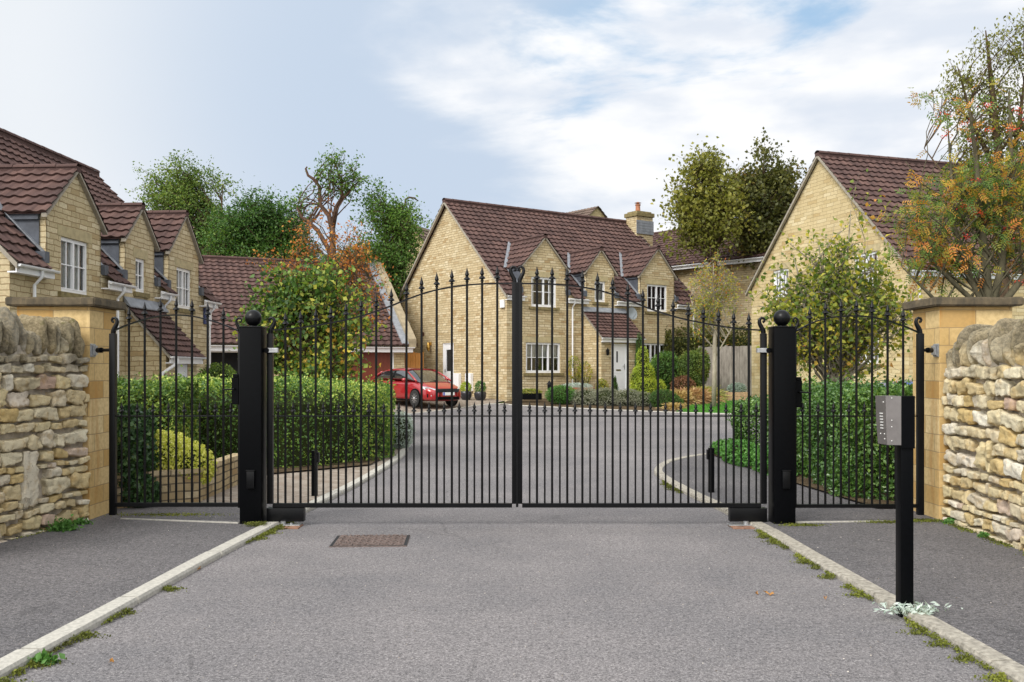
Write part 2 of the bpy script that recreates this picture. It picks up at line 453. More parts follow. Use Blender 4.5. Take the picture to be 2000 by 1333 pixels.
LV['amel'] = leafmat('autumn_mixed_leaf', [(0, (.035, .065, .012)), (.28, (.10, .16, .02)), (.52, (.26, .28, .03)), (.76, (.46, .38, .04)), (.9, (.46, .18, .03)), (1, (.30, .07, .02))], .4)
LV['rowan'] = leafmat('rowan_leaf', [(0, (.022, .05, .012)), (.28, (.06, .13, .022)), (.48, (.15, .22, .035)), (.62, (.36, .28, .03)), (.78, (.56, .20, .03)), (1, (.40, .07, .02))], .4)
LV['pale'] = leafmat('pale_green_leaf', [(0, (.12, .2, .06)), (1, (.35, .42, .18))], .4)
LV['straw'] = leafmat('straw_grass', [(0, (.22, .12, .04)), (.5, (.45, .31, .12)), (1, (.58, .46, .18))], .3, .8)
LV['lavender'] = leafmat('grey_foliage', [(0, (.09, .10, .06)), (.5, (.20, .21, .14)), (1, (.36, .35, .28))], .2, .8)
LV['lime'] = leafmat('lime_conifer', [(0, (.10, .18, .015)), (.5, (.28, .38, .025)), (1, (.52, .55, .05))], .3)
LV['green2'] = leafmat('bright_shrub', [(0, (.02, .07, .012)), (.5, (.045, .15, .02)), (1, (.10, .26, .04))], .3)
LV['moss'] = leafmat('moss', [(0, (.035, .028, .012)), (.4, (.06, .07, .010)), (.7, (.12, .14, .014)), (1, (.24, .25, .03))], .2, .9)
LV['weed'] = leafmat('weed', [(0, (.03, .09, .015)), (1, (.10, .26, .04))], .3, .6)
LV['silver'] = leafmat('silver_leaf', [(0, (.25, .33, .29)), (1, (.55, .62, .58))], .2, .7)
LV['berry'] = leafmat('red_berry', [(0, (.45, .015, .01)), (1, (.62, .04, .015))], .05, .3)
LV['deadleaf'] = leafmat('dead_leaf', [(0, (.16, .07, .02)), (1, (.45, .20, .05))], .2, .8)
B = {}
B['brown'] = barkmat('brown_bark', (.05, .035, .022), (.13, .09, .055))
B['grey'] = barkmat('grey_bark', (.13, .115, .085), (.30, .27, .21))
B['red'] = barkmat('reddish_bark', (.06, .035, .025), (.15, .09, .06))
B['olive'] = barkmat('olive_bark', (.05, .045, .028), (.14, .125, .08))
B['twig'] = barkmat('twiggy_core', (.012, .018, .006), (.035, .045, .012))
B['pale'] = barkmat('pale_bark', (.22, .19, .14), (.42, .38, .30))
# ------------------------------------------------------------------ foliage
def leaf_obj(name, c, t, s, v, mat, parent=None, **kw):
    """c centres, t half-length vectors, s half-width vectors, v colour value; all (N,3)/(N,)"""
    n = len(c)
    nrm = np.cross(t, s); nl = np.linalg.norm(nrm, axis=1, keepdims=True) + 1e-9; nrm /= nl
    bend = np.linalg.norm(s, axis=1, keepdims=True) * .45
    vs = np.empty((n, 4, 3), np.float32)
    vs[:, 0] = c - t; vs[:, 1] = c + s - t * .12 + nrm * bend; vs[:, 2] = c + t; vs[:, 3] = c - s - t * .12 + nrm * bend
    tri = np.array([0, 1, 2, 0, 2, 3], np.int32)
    li = (np.arange(n, dtype=np.int32)[:, None] * 4 + tri[None, :]).ravel()
    me = bpy.data.meshes.new(name)
    me.vertices.add(n * 4); me.vertices.foreach_set('co', vs.ravel())
    me.loops.add(n * 6); me.loops.foreach_set('vertex_index', li)
    me.polygons.add(n * 2)
    me.polygons.foreach_set('loop_start', np.arange(0, n * 6, 3, dtype=np.int32))
    try: me.polygons.foreach_set('loop_total', np.full(n * 2, 3, np.int32))
    except Exception: pass
    me.update(calc_edges=True)
    at = me.attributes.new('v', 'FLOAT', 'FACE')
    at.data.foreach_set('value', np.repeat(np.clip(v, 0, 1), 2).astype(np.float32))
    me.materials.append(mat)
    o = bpy.data.objects.new(name, me); col.objects.link(o)
    if parent: o.parent = parent
    return tag(o, **kw)

def rnd_dirs(rng, n, up=0.0):
    d = rng.normal(size=(n, 3)); d[:, 2] += up
    return d / (np.linalg.norm(d, axis=1, keepdims=True) + 1e-9)

def orient(rng, t):
    s = np.cross(t, rnd_dirs(rng, len(t)))
    return s / (np.linalg.norm(s, axis=1, keepdims=True) + 1e-9)

def clump_noise(c, scale, seed=0):
    a = c * scale + seed * 7.3
    r = np.sin(a[:, 0] * 1.7 + np.sin(a[:, 1] * 2.1 + seed)) + np.sin(a[:, 1] * 1.3 + np.sin(a[:, 2] * 2.3)) + np.sin(a[:, 2] * 1.9 + np.sin(a[:, 0] * 1.1 + 2 * seed))
    return r / 6 + .5

def leaves(name, c, size, mat, rng, parent=None, asp=.55, droop=0.0, vmix=.45, vs=1.2, voff=0.0, vamp=1.0, spray=None, **kw):
    n = len(c)
    t = rnd_dirs(rng, n, -droop)
    s = orient(rng, t)
    L = size * rng.uniform(.6, 1.25, (n, 1)) / 2
    v = (1 - vmix) * rng.random(n) + vmix * clump_noise(c, vs, rng.integers(1, 9))
    v = voff + (v - .5) * vamp + .5
    return leaf_obj(name, c, t * L, s * L * asp, v, mat, parent, **kw)

def pinnate(name, c, size, mat, rng, parent=None, **kw):
    """rowan-like sprays: each centre becomes a rachis with paired leaflets"""
    n = len(c); k = 9
    ax = rnd_dirs(rng, n, -.55); sd = orient(rng, ax)
    L = size * rng.uniform(.7, 1.2, (n, 1))
    C_, T_, S_, v_ = [], [], [], []
    vv = .10 + .65 * rng.random(n) + .3 * clump_noise(c, .9, 3)
    nr = np.cross(ax, sd)
    for i in range(k):
        u = (i // 2 + 1) / 5.0
        sg = 1 if i % 2 else -1
        if i == k - 1: d = ax
        else: d = sd * sg * .85 + ax * .5
        d = d / np.linalg.norm(d, axis=1, keepdims=True)
        hl = L * .17
        C_.append(c + ax * L * u * .9 + d * hl - np.array([0, 0, 1]) * L * u * u * .15); T_.append(d * hl); 
        w = np.cross(d, nr); S_.append(w * hl * .34); v_.append(vv + rng.normal(0, .04, n))
    return leaf_obj(name, np.concatenate(C_), np.concatenate(T_), np.concatenate(S_), np.concatenate(v_), mat, parent, **kw)

def in_blobs(rng, blobs, n, shell=.5):
    w = np.array([b[1][0] * b[1][1] * b[1][2] * (b[2] if len(b) > 2 else 1) for b in blobs]); w = w / w.sum()
    k = rng.choice(len(blobs), n, p=w)
    d = rnd_dirs(rng, n); r = rng.random(n) ** (1 / 3) * (1 - shell) + shell * rng.uniform(.8, 1.03, n)
    cen = np.array([b[0] for b in blobs])[k]; rad = np.array([b[1] for b in blobs])[k]
    return cen + d * r[:, None] * rad

def tree(name, label, cat, base, trunks, blobs, limbs, twigs, per, leaf, mat, bark, seed=1, clump=.8, limb_r=.05,
         group=None, pin=False, asp=.6, droop=.1, shell=.35, twigout=1, vmix=.4, vs=.8, voff=0, bare=0, spread=.35, jit=.5):
    rng = np.random.default_rng(seed); rd = random.Random(seed)
    root = empty(name, base, 0, label, cat, group)
    base = V(base)
    tb = MB()
    for pts, rad in trunks:
        tb.tube([V(p) - base for p in pts], rad, 9)
    tgt = in_blobs(rng, blobs, limbs, shell)
    cs = []
    for T in tgt:
        T = V(T)
        pts, rad = trunks[rd.randrange(len(trunks))]
        # start point on this trunk: below the target
        best = None
        for i in range(len(pts) - 1):
            for u in (0, .33, .66, 1):
                q = V(pts[i]).lerp(V(pts[i + 1]), u)
                hd = math.hypot(T.x - q.x, T.y - q.y)
                cost = abs((T.z - q.z) - hd * .9 - .3) + hd * .5
                if i == 0 and u < .9: cost += 2
                if best is None or cost < best[0]: best = (cost, q, rad[i] * (1 - u) + rad[i + 1] * u)
        q, r0 = best[1], min(best[2] * .7, limb_r)
        d = T - q; L = d.length
        ctrl = q + d * .45 + V((0, 0, .18 * L)) + V((rd.uniform(-1, 1), rd.uniform(-1, 1), 0)) * .12 * L
        poly = []
        for k in range(7):
            u = k / 6
            p = q * (1 - u) ** 2 + ctrl * 2 * u * (1 - u) + T * u * u
            if 0 < k < 6: p += V((rd.gauss(0, 1), rd.gauss(0, 1), rd.gauss(0, 1))) * .02 * L
            poly.append(p)
        tb.tube([p - base for p in poly], [r0 * (1 - .85 * k / 6) + .004 for k in range(7)], 5, False)
        if rd.random() < bare: continue
        for k in range(twigs):
            u = rd.uniform(.45, 1) ** .7
            i = min(5, int(u * 6)); s0 = poly[i].lerp(poly[i + 1], u * 6 - i)
            dd = V(rnd_dirs(rng, 1, .2)[0]) * clump * rd.uniform(.5, 1.1) * twigout
            e = s0 + dd
            tb.tube([s0 - base, (s0 + dd * .5 + V((0, 0, .06 * clump))) - base, e - base], [.25 * limb_r * .5 + .003, .12 * limb_r + .002, .002], 3, False)
            uu = rng.random((per, 1)) ** .7
            pp = np.array(s0)[None] * (1 - uu) + np.array(e)[None] * uu + rng.normal(0, spread * clump * .5, (per, 3))
            cs.append(pp)
    tb.build('trunk', bark, root, sm=True)
    c = np.concatenate(cs) - np.array(base)[None]
    if pin: pinnate('crown', c, leaf, mat, rng, root)
    else: leaves('crown', c, leaf, mat, rng, root, asp=asp, droop=droop, vmix=vmix, vs=vs, voff=voff)
    return root

def bush(name, label, base, blobs, n, leaf, mat, seed=1, core=.72, cat='shrub', group=None, asp=.55, voff=0, vmix=.4, vs=3, kind=None, droop=0, up=0, parts=('foliage', 'stems')):
    """dense shrub: leaf shell round a twiggy core; blobs relative to base"""
    rng = np.random.default_rng(seed)
    root = empty(name, base, 0, label, cat, group)
    c = in_blobs(rng, blobs, n, .62)
    nz = clump_noise(c, 5 / max(.3, max(b[1][0] for b in blobs)), seed)
    keep = rng.random(n) < (.45 + .75 * nz)
    c = c[keep]; c[:, 2] = np.maximum(c[:, 2], .01)
    leaves(parts[0], c, leaf, mat, rng, root, asp=asp, vmix=vmix, vs=vs, voff=voff, droop=droop)
    tb = MB(); rd = random.Random(seed)
    for b in blobs:
        cx, cy, cz = b[0]; 
        for k in range(14):
            d = V(rnd_dirs(rng, 1, .3)[0]); e = V((cx + d.x * b[1][0] * .8, cy + d.y * b[1][1] * .8, max(.02, cz + d.z * b[1][2] * .8)))
            s0 = V((cx * .6, cy * .6, 0))
            tb.tube([s0, (s0 + e) / 2 + V((0, 0, .05)), e], [.012, .008, .003], 4, False)
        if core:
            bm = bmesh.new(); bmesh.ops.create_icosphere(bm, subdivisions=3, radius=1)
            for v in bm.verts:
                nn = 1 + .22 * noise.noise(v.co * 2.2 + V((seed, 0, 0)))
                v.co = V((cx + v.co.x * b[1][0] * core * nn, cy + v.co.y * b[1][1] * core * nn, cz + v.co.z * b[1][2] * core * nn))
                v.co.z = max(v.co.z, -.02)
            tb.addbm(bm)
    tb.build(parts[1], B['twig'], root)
    return root

def hedge(name, label, base, line, width, top, n, leaf, mat, seed=1, vs=1.2, voff=0, vmix=.4, asp=.6, wob=.12, group=None, round_=.25):
    """clipped hedge following a centre polyline; top(u) gives height. line in world xy."""
    rng = np.random.default_rng(seed)
    root = empty(name, base, 0, label, 'hedge', group)
    ln = polyline(line, .25)
    seg = [(ln[i + 1] - ln[i]).length for i in range(len(ln) - 1)]; tot = sum(seg)
    def at(s):
        s = max(0, min(tot, s))
        p0, p1 = at0(s - .35)[0], at0(s + .35)[0]
        return at0(s)[0], (p1 - p0).normalized()
    def at0(s):
        s = max(0, min(tot - 1e-6, s))
        for i, l in enumerate(seg):
            if s <= l or i == len(seg) - 1:
                d = (ln[i + 1] - ln[i]) / l
                return ln[i] + d * s, d
            s -= l
    rd = random.Random(seed)
    # cross-section samples: superellipse around
    ss = rng.uniform(-width * .37, tot + width * .37, n); th = rng.uniform(0, 1, n); C_ = np.empty((n, 3))
    ne = int(n * .14); ss[:ne] = rng.uniform(-width * .37, 0, ne); ss[ne:2 * ne] = rng.uniform(tot, tot + width * .37, ne)
    for i in range(n):
        s = ss[i]; q, d = at(s); over = 0
        h = top(max(0, min(1, s / tot)))
        nx, ny = -d.y, d.x
        perim = 2 * h + width; p = th[i] * perim
        if p < h: a, z = -width / 2, p
        elif p < h + width: a, z = -width / 2 + (p - h), h
        else: a, z = width / 2, perim - p
        # round top corners
        if z > h - round_ and abs(a) > width / 2 - round_:
            ca = (width / 2 - round_) * (1 if a > 0 else -1); cz = h - round_
            v = V((a - ca, z - cz)); 
            if v.length > round_: v = v.normalized() * round_
            a, z = ca + v.x, cz + v.y
        bul = 1 + wob * (noise.noise(V((s * .9, a * .7 + seed, z * 1.6))) + .5 * noise.noise(V((s * 2.7, a * 2, z * 3.4 + seed))))
        dep = 1 - abs(rng.normal(0, .09))
        if rng.random() < .05 and z > h * .6: dep = 1 + abs(rng.normal(0, .045))
        a *= bul * dep; z *= (1 + (bul - 1) * .6) * (dep if z > h * .8 else 1)
        if s < 0: over = s
        elif s > tot: over = s - tot
        if over:
            k = math.sqrt(max(0, 1 - (abs(over) / (width * .36)) ** 2)); a *= max(.05, k)
        C_[i] = (q.x + nx * a + d.x * over - base[0], q.y + ny * a + d.y * over - base[1], max(.01, z) - 0)
    leaves('foliage', C_, leaf, mat, rng, root, asp=asp, vmix=vmix, vs=vs, voff=voff)
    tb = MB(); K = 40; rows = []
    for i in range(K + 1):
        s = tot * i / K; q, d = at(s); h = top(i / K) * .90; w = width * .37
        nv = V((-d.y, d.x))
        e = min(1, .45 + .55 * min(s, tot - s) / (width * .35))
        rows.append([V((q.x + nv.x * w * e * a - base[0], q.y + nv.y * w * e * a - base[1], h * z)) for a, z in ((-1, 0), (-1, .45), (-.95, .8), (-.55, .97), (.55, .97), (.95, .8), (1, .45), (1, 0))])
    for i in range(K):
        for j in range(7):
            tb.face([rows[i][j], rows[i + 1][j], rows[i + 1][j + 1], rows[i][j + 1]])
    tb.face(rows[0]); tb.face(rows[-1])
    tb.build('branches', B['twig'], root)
    return root

# ------------------------------------------------------------------ building kit (local: x along facade, -y towards viewer)
def clip_rect(poly, u0, u1, z0, z1):
    def cut(p, ax, val, keep_gt):
        out = []
        for i in range(len(p)):
            a, b = p[i], p[(i + 1) % len(p)]
            ia = (a[ax] >= val) if keep_gt else (a[ax] <= val); ib = (b[ax] >= val) if keep_gt else (b[ax] <= val)
            if ia: out.append(a)
            if ia != ib:
                t = (val - a[ax]) / (b[ax] - a[ax])
                out.append((a[0] + (b[0] - a[0]) * t, a[1] + (b[1] - a[1]) * t))
        return out
    for ax, val, g in ((0, u0, True), (0, u1, False), (1, z0, True), (1, z1, False)):
        poly = cut(poly, ax, val, g)
        if len(poly) < 3: return []
    return poly

def wall(mb, fn, outline, holes=(), reveal=.13):
    us = sorted(set([min(p[0] for p in outline), max(p[0] for p in outline)] + [h[0] for h in holes] + [h[1] for h in holes]))
    zs = sorted(set([min(p[1] for p in outline), max(p[1] for p in outline)] + [h[2] for h in holes] + [h[3] for h in holes]))
    for i in range(len(us) - 1):
        for j in range(len(zs) - 1):
            cu, cz = (us[i] + us[i + 1]) / 2, (zs[j] + zs[j + 1]) / 2
            if any(h[0] < cu < h[1] and h[2] < cz < h[3] for h in holes): continue
            p = clip_rect(outline, us[i], us[i + 1], zs[j], zs[j + 1])
            if p: mb.face([fn(u, 0, z) for u, z in p])
    for u0, u1, z0, z1 in holes:
        r = reveal
        for a, b in (((u0, z0), (u1, z0)), ((u1, z0), (u1, z1)), ((u1, z1), (u0, z1)), ((u0, z1), (u0, z0))):
            mb.face([fn(a[0], 0, a[1]), fn(b[0], 0, b[1]), fn(b[0], r, b[1]), fn(a[0], r, a[1])])

def fbox(mb, fn, u0, u1, w0, w1, z0, z1, a=.5):
    mb.hexa([fn(u0, w0, z0), fn(u1, w0, z0), fn(u1, w1, z0), fn(u0, w1, z0), fn(u0, w0, z1), fn(u1, w0, z1), fn(u1, w1, z1), fn(u0, w1, z1)], a)

def window(root, fn, u0, u1, z0, z1, panels=2, cols=2, rows=2, curtain='sides', sill=True, lintel=True, seed=0):
    """casement window in an opening; panels = casements, cols x rows panes each"""
    f = MB(); w0, w1 = .05, .115; t = .055
    fbox(f, fn, u0, u1, w0, w1, z0, z0 + t + .02); fbox(f, fn, u0, u1, w0, w1, z1 - t, z1)
    fbox(f, fn, u0, u0 + t, w0 + .001, w1 - .001, z0 + t + .02, z1 - t); fbox(f, fn, u1 - t, u1, w0 + .001, w1 - .001, z0 + t + .02, z1 - t)
    za, zb = z0 + t + .02, z1 - t
    pw = (u1 - u0 - 2 * t) / panels
    for k in range(panels):
        a = u0 + t + k * pw; b = a + pw
        if k: fbox(f, fn, a - .035, a + .035, w0 - .012, w1 - .003, za, zb)
        s = .03
        fbox(f, fn, a, a + s, w0 - .006, w1 - .02, za, zb); fbox(f, fn, b - s, b, w0 - .006, w1 - .02, za, zb)
        fbox(f, fn, a + s, b - s, w0 - .006, w1 - .02, za, za + s); fbox(f, fn, a + s, b - s, w0 - .006, w1 - .02, zb - s, zb)
        for c in range(1, cols):
            x = a + s + (b - a - 2 * s) * c / cols
            fbox(f, fn, x - .012, x + .012, w0 + .004, w0 + .035, za + s, zb - s)
        for r in range(1, rows):
            z = za + (zb - za) * r / rows
            fbox(f, fn, a + s, b - s, w0 + .002, w0 + .037, z - .012, z + .012)
    wo = f.build('window', M['white'], root)
    g = MB(); g.face([fn(u0 + t, .095, za), fn(u1 - t, .095, za), fn(u1 - t, .095, zb), fn(u0 + t, .095, zb)])
    g.build('pane', M['glass'], wo)
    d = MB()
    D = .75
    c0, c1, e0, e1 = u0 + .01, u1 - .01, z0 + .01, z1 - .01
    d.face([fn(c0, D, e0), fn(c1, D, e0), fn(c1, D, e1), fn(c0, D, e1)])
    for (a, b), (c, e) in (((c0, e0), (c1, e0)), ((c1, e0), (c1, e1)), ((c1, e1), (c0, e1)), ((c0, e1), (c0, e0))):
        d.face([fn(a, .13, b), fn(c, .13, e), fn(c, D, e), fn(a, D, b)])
    d.build('room_shade_box', M['dark'], wo)  # shallow box, the room's darkness painted into its colour
    rd = random.Random(seed)
    def pleat(a, b, za_, zb_):
        cm = MB(); n = max(6, int((b - a) / .035)); pts = []
        for i in range(n + 1):
            x = a + (b - a) * i / n
            pts.append((x, .2 + .025 * math.sin(i * 1.9 + rd.random() * .4)))
        for i in range(n):
            cm.face([fn(pts[i][0], pts[i][1], za_), fn(pts[i + 1][0], pts[i + 1][1], za_), fn(pts[i + 1][0], pts[i + 1][1], zb_), fn(pts[i][0], pts[i][1], zb_)])
        cm.build('curtain', M['curtain'], wo, sm=True)
    wd = u1 - u0
    if curtain == 'full': pleat(u0 + .03, u1 - .03, z0 + .02, z1 - .02)
    elif curtain == 'sides':
        pleat(u0 + .03, u0 + wd * .22, z0 + .02, z1 - .02); pleat(u1 - wd * .22, u1 - .03, z0 + .02, z1 - .02)
    elif curtain == 'blind': pleat(u0 + .03, u1 - .03, z0 + (z1 - z0) * .52, z1 - .02)
    if sill:
        m = MB(); fbox(m, fn, u0 - .13, u1 + .13, -.07, .045, z0 - .12, z0 - .003)
        m.build('sill', M['sill'], wo)
    if lintel:
        m = MB(); fbox(m, fn, u0 - .14, u1 + .14, -.008, .045, z1 + .003, z1 + .24)
        m.build('lintel', M['dressed'], wo)
    return wo

def roof_tiles(mb, org, ud, vd, nrm, width, length, ex=.33, tw=.3, skip=None, seed=0, amp=.02):
    """pantile surface: real courses and waves. ud along eaves, vd up the slope"""
    org = V(org); ud = V(ud); vd = V(vd); nrm = V(nrm)
    rows = max(1, int(round(length / ex))); ex = length / rows
    per = 6; nt_ = max(1, int(round(width / tw))); n = nt_ * per; du = width / n
    wave = [amp * (math.sin(2 * math.pi * k / per) * .8 + (.5 if k in (1, 2) else 0)) for k in range(per)]
    rd = random.Random(seed + 5)
    for r in range(rows):
        v0, v1 = r * ex, (r + 1) * ex + .015
        shade = rd.uniform(-.06, .06); jit = [rd.uniform(-.006, .006) for _ in range(nt_ + 1)]
        lo = []; hi = []; base = []
        for i in range(n + 1):
            w = wave[i % per]; j = jit[min(nt_, i // per)]
            p = org + ud * (i * du)
            lo.append(p + vd * (v0 + j) + nrm * (.068 + w)); hi.append(p + vd * v1 + nrm * (.014 + w)); base.append(p + vd * (v0 + .006) + nrm * (.0 + w))
        for t in range(nt_):
            a = min(1, max(0, .5 + shade + rd.gauss(0, .2)))
            if skip and skip((t + .5) * tw * (width / nt_ / tw), v0 + ex / 2): continue
            for k in range(per):
                i = t * per + k
                mb.face([lo[i], lo[i + 1], hi[i + 1], hi[i]], a); mb.face([base[i], base[i + 1], lo[i + 1], lo[i]], a * .8)

def slope_roof(root, L, y_e, z_e, y_r, z_r, x0=0, skip=None, mat='tile', seed=0, name='roof', over=.0, ex=.33, tw=.3):
    """one slope from eaves (y_e,z_e) up to ridge (y_r,z_r), x from x0 to x0+L (local)"""
    a = V((x0, y_e, z_e)); d = V((0, y_r - y_e, z_r - z_e)); ln = d.length; d /= ln
    nrm = V((0, -d.z, d.y)) if y_r > y_e else V((0, d.z, -d.y))
    if nrm.z < 0: nrm = -nrm
    mb = MB(); roof_tiles(mb, a, (1, 0, 0), d, nrm, L, ln, seed=seed, skip=skip, ex=ex, tw=tw)
    return mb, a, d, nrm, ln

def ridge(mb, p, q, r=.12, n=None):
    p = V(p); q = V(q); d = q - p; L = d.length; d /= L
    mb.bar(p - V((0, 0, .07)), q - V((0, 0, .07)), r * 1.5, .13, a=.35)
    n = n or max(1, int(L / .45)); side = d.cross(V((0, 0, 1))).normalized(); up = side.cross(d)
    for i in range(n):
        a = p + d * (L * i / n); b = p + d * (L * (i + 1) / n - .008); k = 6
        for j in range(k):
            t0, t1 = math.pi * j / k, math.pi * (j + 1) / k
            f = lambda c, t, rr: c + side * math.cos(t) * rr + up * (math.sin(t) * rr * .75 - .02)
            rr = r * (1 + .02 * (i % 2))
            mb.face([f(a, t0, rr), f(b, t0, rr * .95), f(b, t1, rr * .95), f(a, t1, rr)], .35 + .3 * ((i * 7) % 5) / 5)

def gutter(mb, fn, u0, u1, z, out=.16, r=.055):
    k = 6
    for j in range(k):
        t0, t1 = math.pi * j / k + math.pi, math.pi * (j + 1) / k + math.pi
        g = lambda u, t: fn(u, -out + r * math.cos(t), z + r * math.sin(t))
        mb.face([g(u0, t0), g(u1, t0), g(u1, t1), g(u0, t1)])
    for u in (u0, u1):
        mb.face([fn(u, -out + r * math.cos(math.pi * j / k + math.pi), z + r * math.sin(math.pi * j / k + math.pi)) for j in range(k + 1)])

def dormer(root, x0, x1, ze, za, main_ze, slope, ov=.14, seed=0, tile='tile', stone='stone'):
    """wall dormer flush with the facade; returns front outline"""
    xm = (x0 + x1) / 2
    d = empty('dormer', (0, 0, 0)); d.parent = root
    ya = (za - main_ze) / slope; ye = (ze - main_ze) / slope
    f = -.10
    rise = (za - ze) / (xm - x0)
    zov = ze - ov * rise
    mb = MB()
    for sgn, xa in ((1, x0 - ov), (-1, x1 + ov)):
        a = V((xa, f, zov + .05)); v = V((xm, f, za + .05)) - a; ln = v.length; v /= ln
        nrm = V((-v.z * sgn, 0, abs(v.x)));
        roof_tiles(mb, a, (0, 1, 0), v, nrm.normalized(), ya - f + .1, ln, seed=seed + int(sgn), tw=.3, ex=.3)
        # deck below the tiles
        mb.face([a - V((0, 0, .01)), a + v * ln - V((0, 0, .01)), V((xm, ya + .1, za + .04)), V((xa, ya + .1, zov + .04))], .3)
    ridge(mb, (xm, f, za + .10), (xm, ya + .25, za + .10), .12)
    mb.build('dormer_roof', M[tile], d)
    # lead cheeks
    for x in (x0, x1):
        mb = MB()
        s = -1 if x == x0 else 1
        mb.prism([(x, .0, main_ze - .3), (x, .0, ze - .02), (x, .15, ze - .02), (x, .15, main_ze - .1)], (-s * .05, 0, 0)); mb.build('dormer_return', M[stone], d)
        mb = MB()
        mb.prism([(x, .14, main_ze + .03), (x, .14, ze - .02), (x, ye, ze - .02)], (s * .035, 0, 0))
        mb.box(min(x, x + s * .09), max(x, x + s * .09), .13, ye + .1, ze - .2, ze - .05)
        mb.box(min(x + s * .02, x + s * .2), max(x + s * .02, x + s * .2), -.09, .13, main_ze - .02, main_ze + .22)
        mb.build('dormer_cheek', M['lead'], d)
    for s, xa in ((-1, x0 - ov), (1, x1 + ov)):
        mb = MB(); yv = (zov - main_ze) / slope
        n = V((0, -slope, 1)).normalized() * .14
        p = V((xa - s * 0.02, yv, zov)) + n; q = V((xm, ya, za)) + n
        off = V((s * .16, 0, 0)); 
        mb.prism([p, q, q + off, p + off], V((0, -slope, 1)).normalized() * .02)
        b = V((x0 if s < 0 else x1, .1, main_ze + .1 * slope)) + n; e = V((x0 if s < 0 else x1, yv, zov)) + n
        mb.prism([b, e, e + V((s * .15, 0, 0)), b + V((s * .15, 0, 0))], V((0, -slope, 1)).normalized() * .02)
        mb.build('flashing', M['flash'], d)
    for s, xa in ((1, x0 - ov), (-1, x1 + ov)):
        mb = MB(); p = V((xa, f + .005, zov - .03)); q = V((xm, f + .005, za - .03))
        mb.prism([p, q, q + V((0, 0, .075)), p + V((0, 0, .075))], (0, .12, 0))
        mb.build('verge', M['verge'], d)
    return [(x0, -1.2), (x1, -1.2), (x1, ze), (xm, za), (x0, ze)]

M['verge'] = plain('mortar_verge', (.30, .27, .22), .9, .2, 10)

def house(name, label, loc, dirv, L, W, ze, zr, dormers, wins, gwins, stone, z0=-1.2, group=None, ov=.22, seed=0, gaps_pipes=(), tiles='tile', lower=()):
    rz = math.atan2(dirv[1], dirv[0])
    root = empty(name, loc, rz, label, 'house', group)
    fr = lambda u, w, z: V((u, w, z))
    gb = lambda u, w, z: V((w, u, z))
    slope = (zr - ze) / (W / 2)
    wm = MB()
    edges = [0]; holes = []
    for w in wins: holes.append(w['r'])
    # strips between dormers
    x = 0
    for (a, b, e, ap) in dormers:
        if a > x: wall(wm, fr, [(x, z0), (a, z0), (a, ze), (x, ze)], [h for h in holes if h[0] < a and h[1] > x])
        o = dormer(root, a, b, e, ap, ze, slope, seed=seed + int(a * 10), tile=tiles, stone=stone); o[0] = (a, z0); o[1] = (b, z0)
        wall(wm, fr, o, [h for h in holes if h[0] >= a - .01 and h[1] <= b + .01])
        x = b
    if x < L: wall(wm, fr, [(x, z0), (L, z0), (L, ze), (x, ze)], [h for h in holes if h[0] >= x])
    g = [(0, z0), (W, z0), (W, ze), (W / 2, zr), (0, ze)]
    wall(wm, gb, g, [w['r'] for w in gwins])
    wm.face([(L, u, z) for u, z in g]); wm.face([(0, W, z0), (L, W, z0), (L, W, ze), (0, W, ze)])
    wm.build('wall', M[stone], root)
    for i, w in enumerate(wins): window(root, fr, *w['r'], **{k: v for k, v in w.items() if k != 'r'}, seed=i)
    for i, w in enumerate(gwins):
        if w.get('door'): continue
        window(root, gb, *w['r'], **{k: v for k, v in w.items() if k != 'r'}, seed=i + 9)
    # main roof
    over = .24
    def skip(u, v):
        y = -over + v * math.cos(math.atan(slope))
        return any((y < .16 and a - .16 < u - ov < b + .16) or (y < .95 and a + .12 < u - ov < b - .12) for (a, b, e, ap) in dormers)
    mb, a, d, n, ln = slope_roof(root, L + 2 * ov, -over, ze - over * slope + .05, W / 2, zr + .05, x0=-ov, skip=skip, seed=seed)
    s_ = (over + 1.0) / d.y
    mb.face([a + d * s_, a + V((L + 2 * ov, 0, 0)) + d * s_, a + V((L + 2 * ov, 0, 0)) + d * ln, a + d * ln], .2)
    mb2, a2, d2, n2, ln2 = slope_roof(root, L + 2 * ov, W + over, ze - over * slope + .05, W / 2, zr + .05, x0=-ov, seed=seed + 3)
    mb.mesh(mb2.v, mb2.f); ridge(mb, (-ov, W / 2, zr + .125), (L + ov, W / 2, zr + .125), .15)
    mb.build('roof', M[tiles], root)
    for x in (-ov, L + ov - .1):
        for y0, y1 in ((-over, W / 2), (W + over, W / 2)):
            vb = MB(); p = V((x, y0, ze - over * slope - .05)); q = V((x, y1, zr - .05))
            vb.prism([p, q, q + V((0, 0, .12)), p + V((0, 0, .12))], (.1, 0, 0))
            vb.build('verge', M['verge'], root)
    # fascia, gutter, downpipes between dormers
    xs = [0] + [v for dd in dormers for v in (dd[0], dd[1])] + [L]
    zf = ze - .02
    for i in range(0, len(xs), 2):
        a_, b_ = xs[i], xs[i + 1]
        if i == 0: a_ -= .1
        if i == len(xs) - 2: b_ += .1
        if b_ - a_ < .15: continue
        fb = MB(); gt = MB()
        fbox(fb, fr, a_ + .01, b_ - .01, -.2, -.175, zf - .34, zf - .14); fbox(fb, fr, a_ + .01, b_ - .01, -.175, -.003, zf - .34, zf - .31)
        gutter(gt, fr, a_ - .02, b_ + .02, zf - .17, .26)
        fb.build('fascia', M['white'], root); gt.build('gutter', M['white'], root)
    for px_ in gaps_pipes:
        dp = MB(); dp.tube([(px_, -.24, zf - .2), (px_, -.24, zf - .34), (px_, -.07, zf - .52), (px_, -.07, z0 + .2)], .035, 8)
        dp.build('downpipe', M['white'], root, sm=40)
    return root, fr, gb, slope
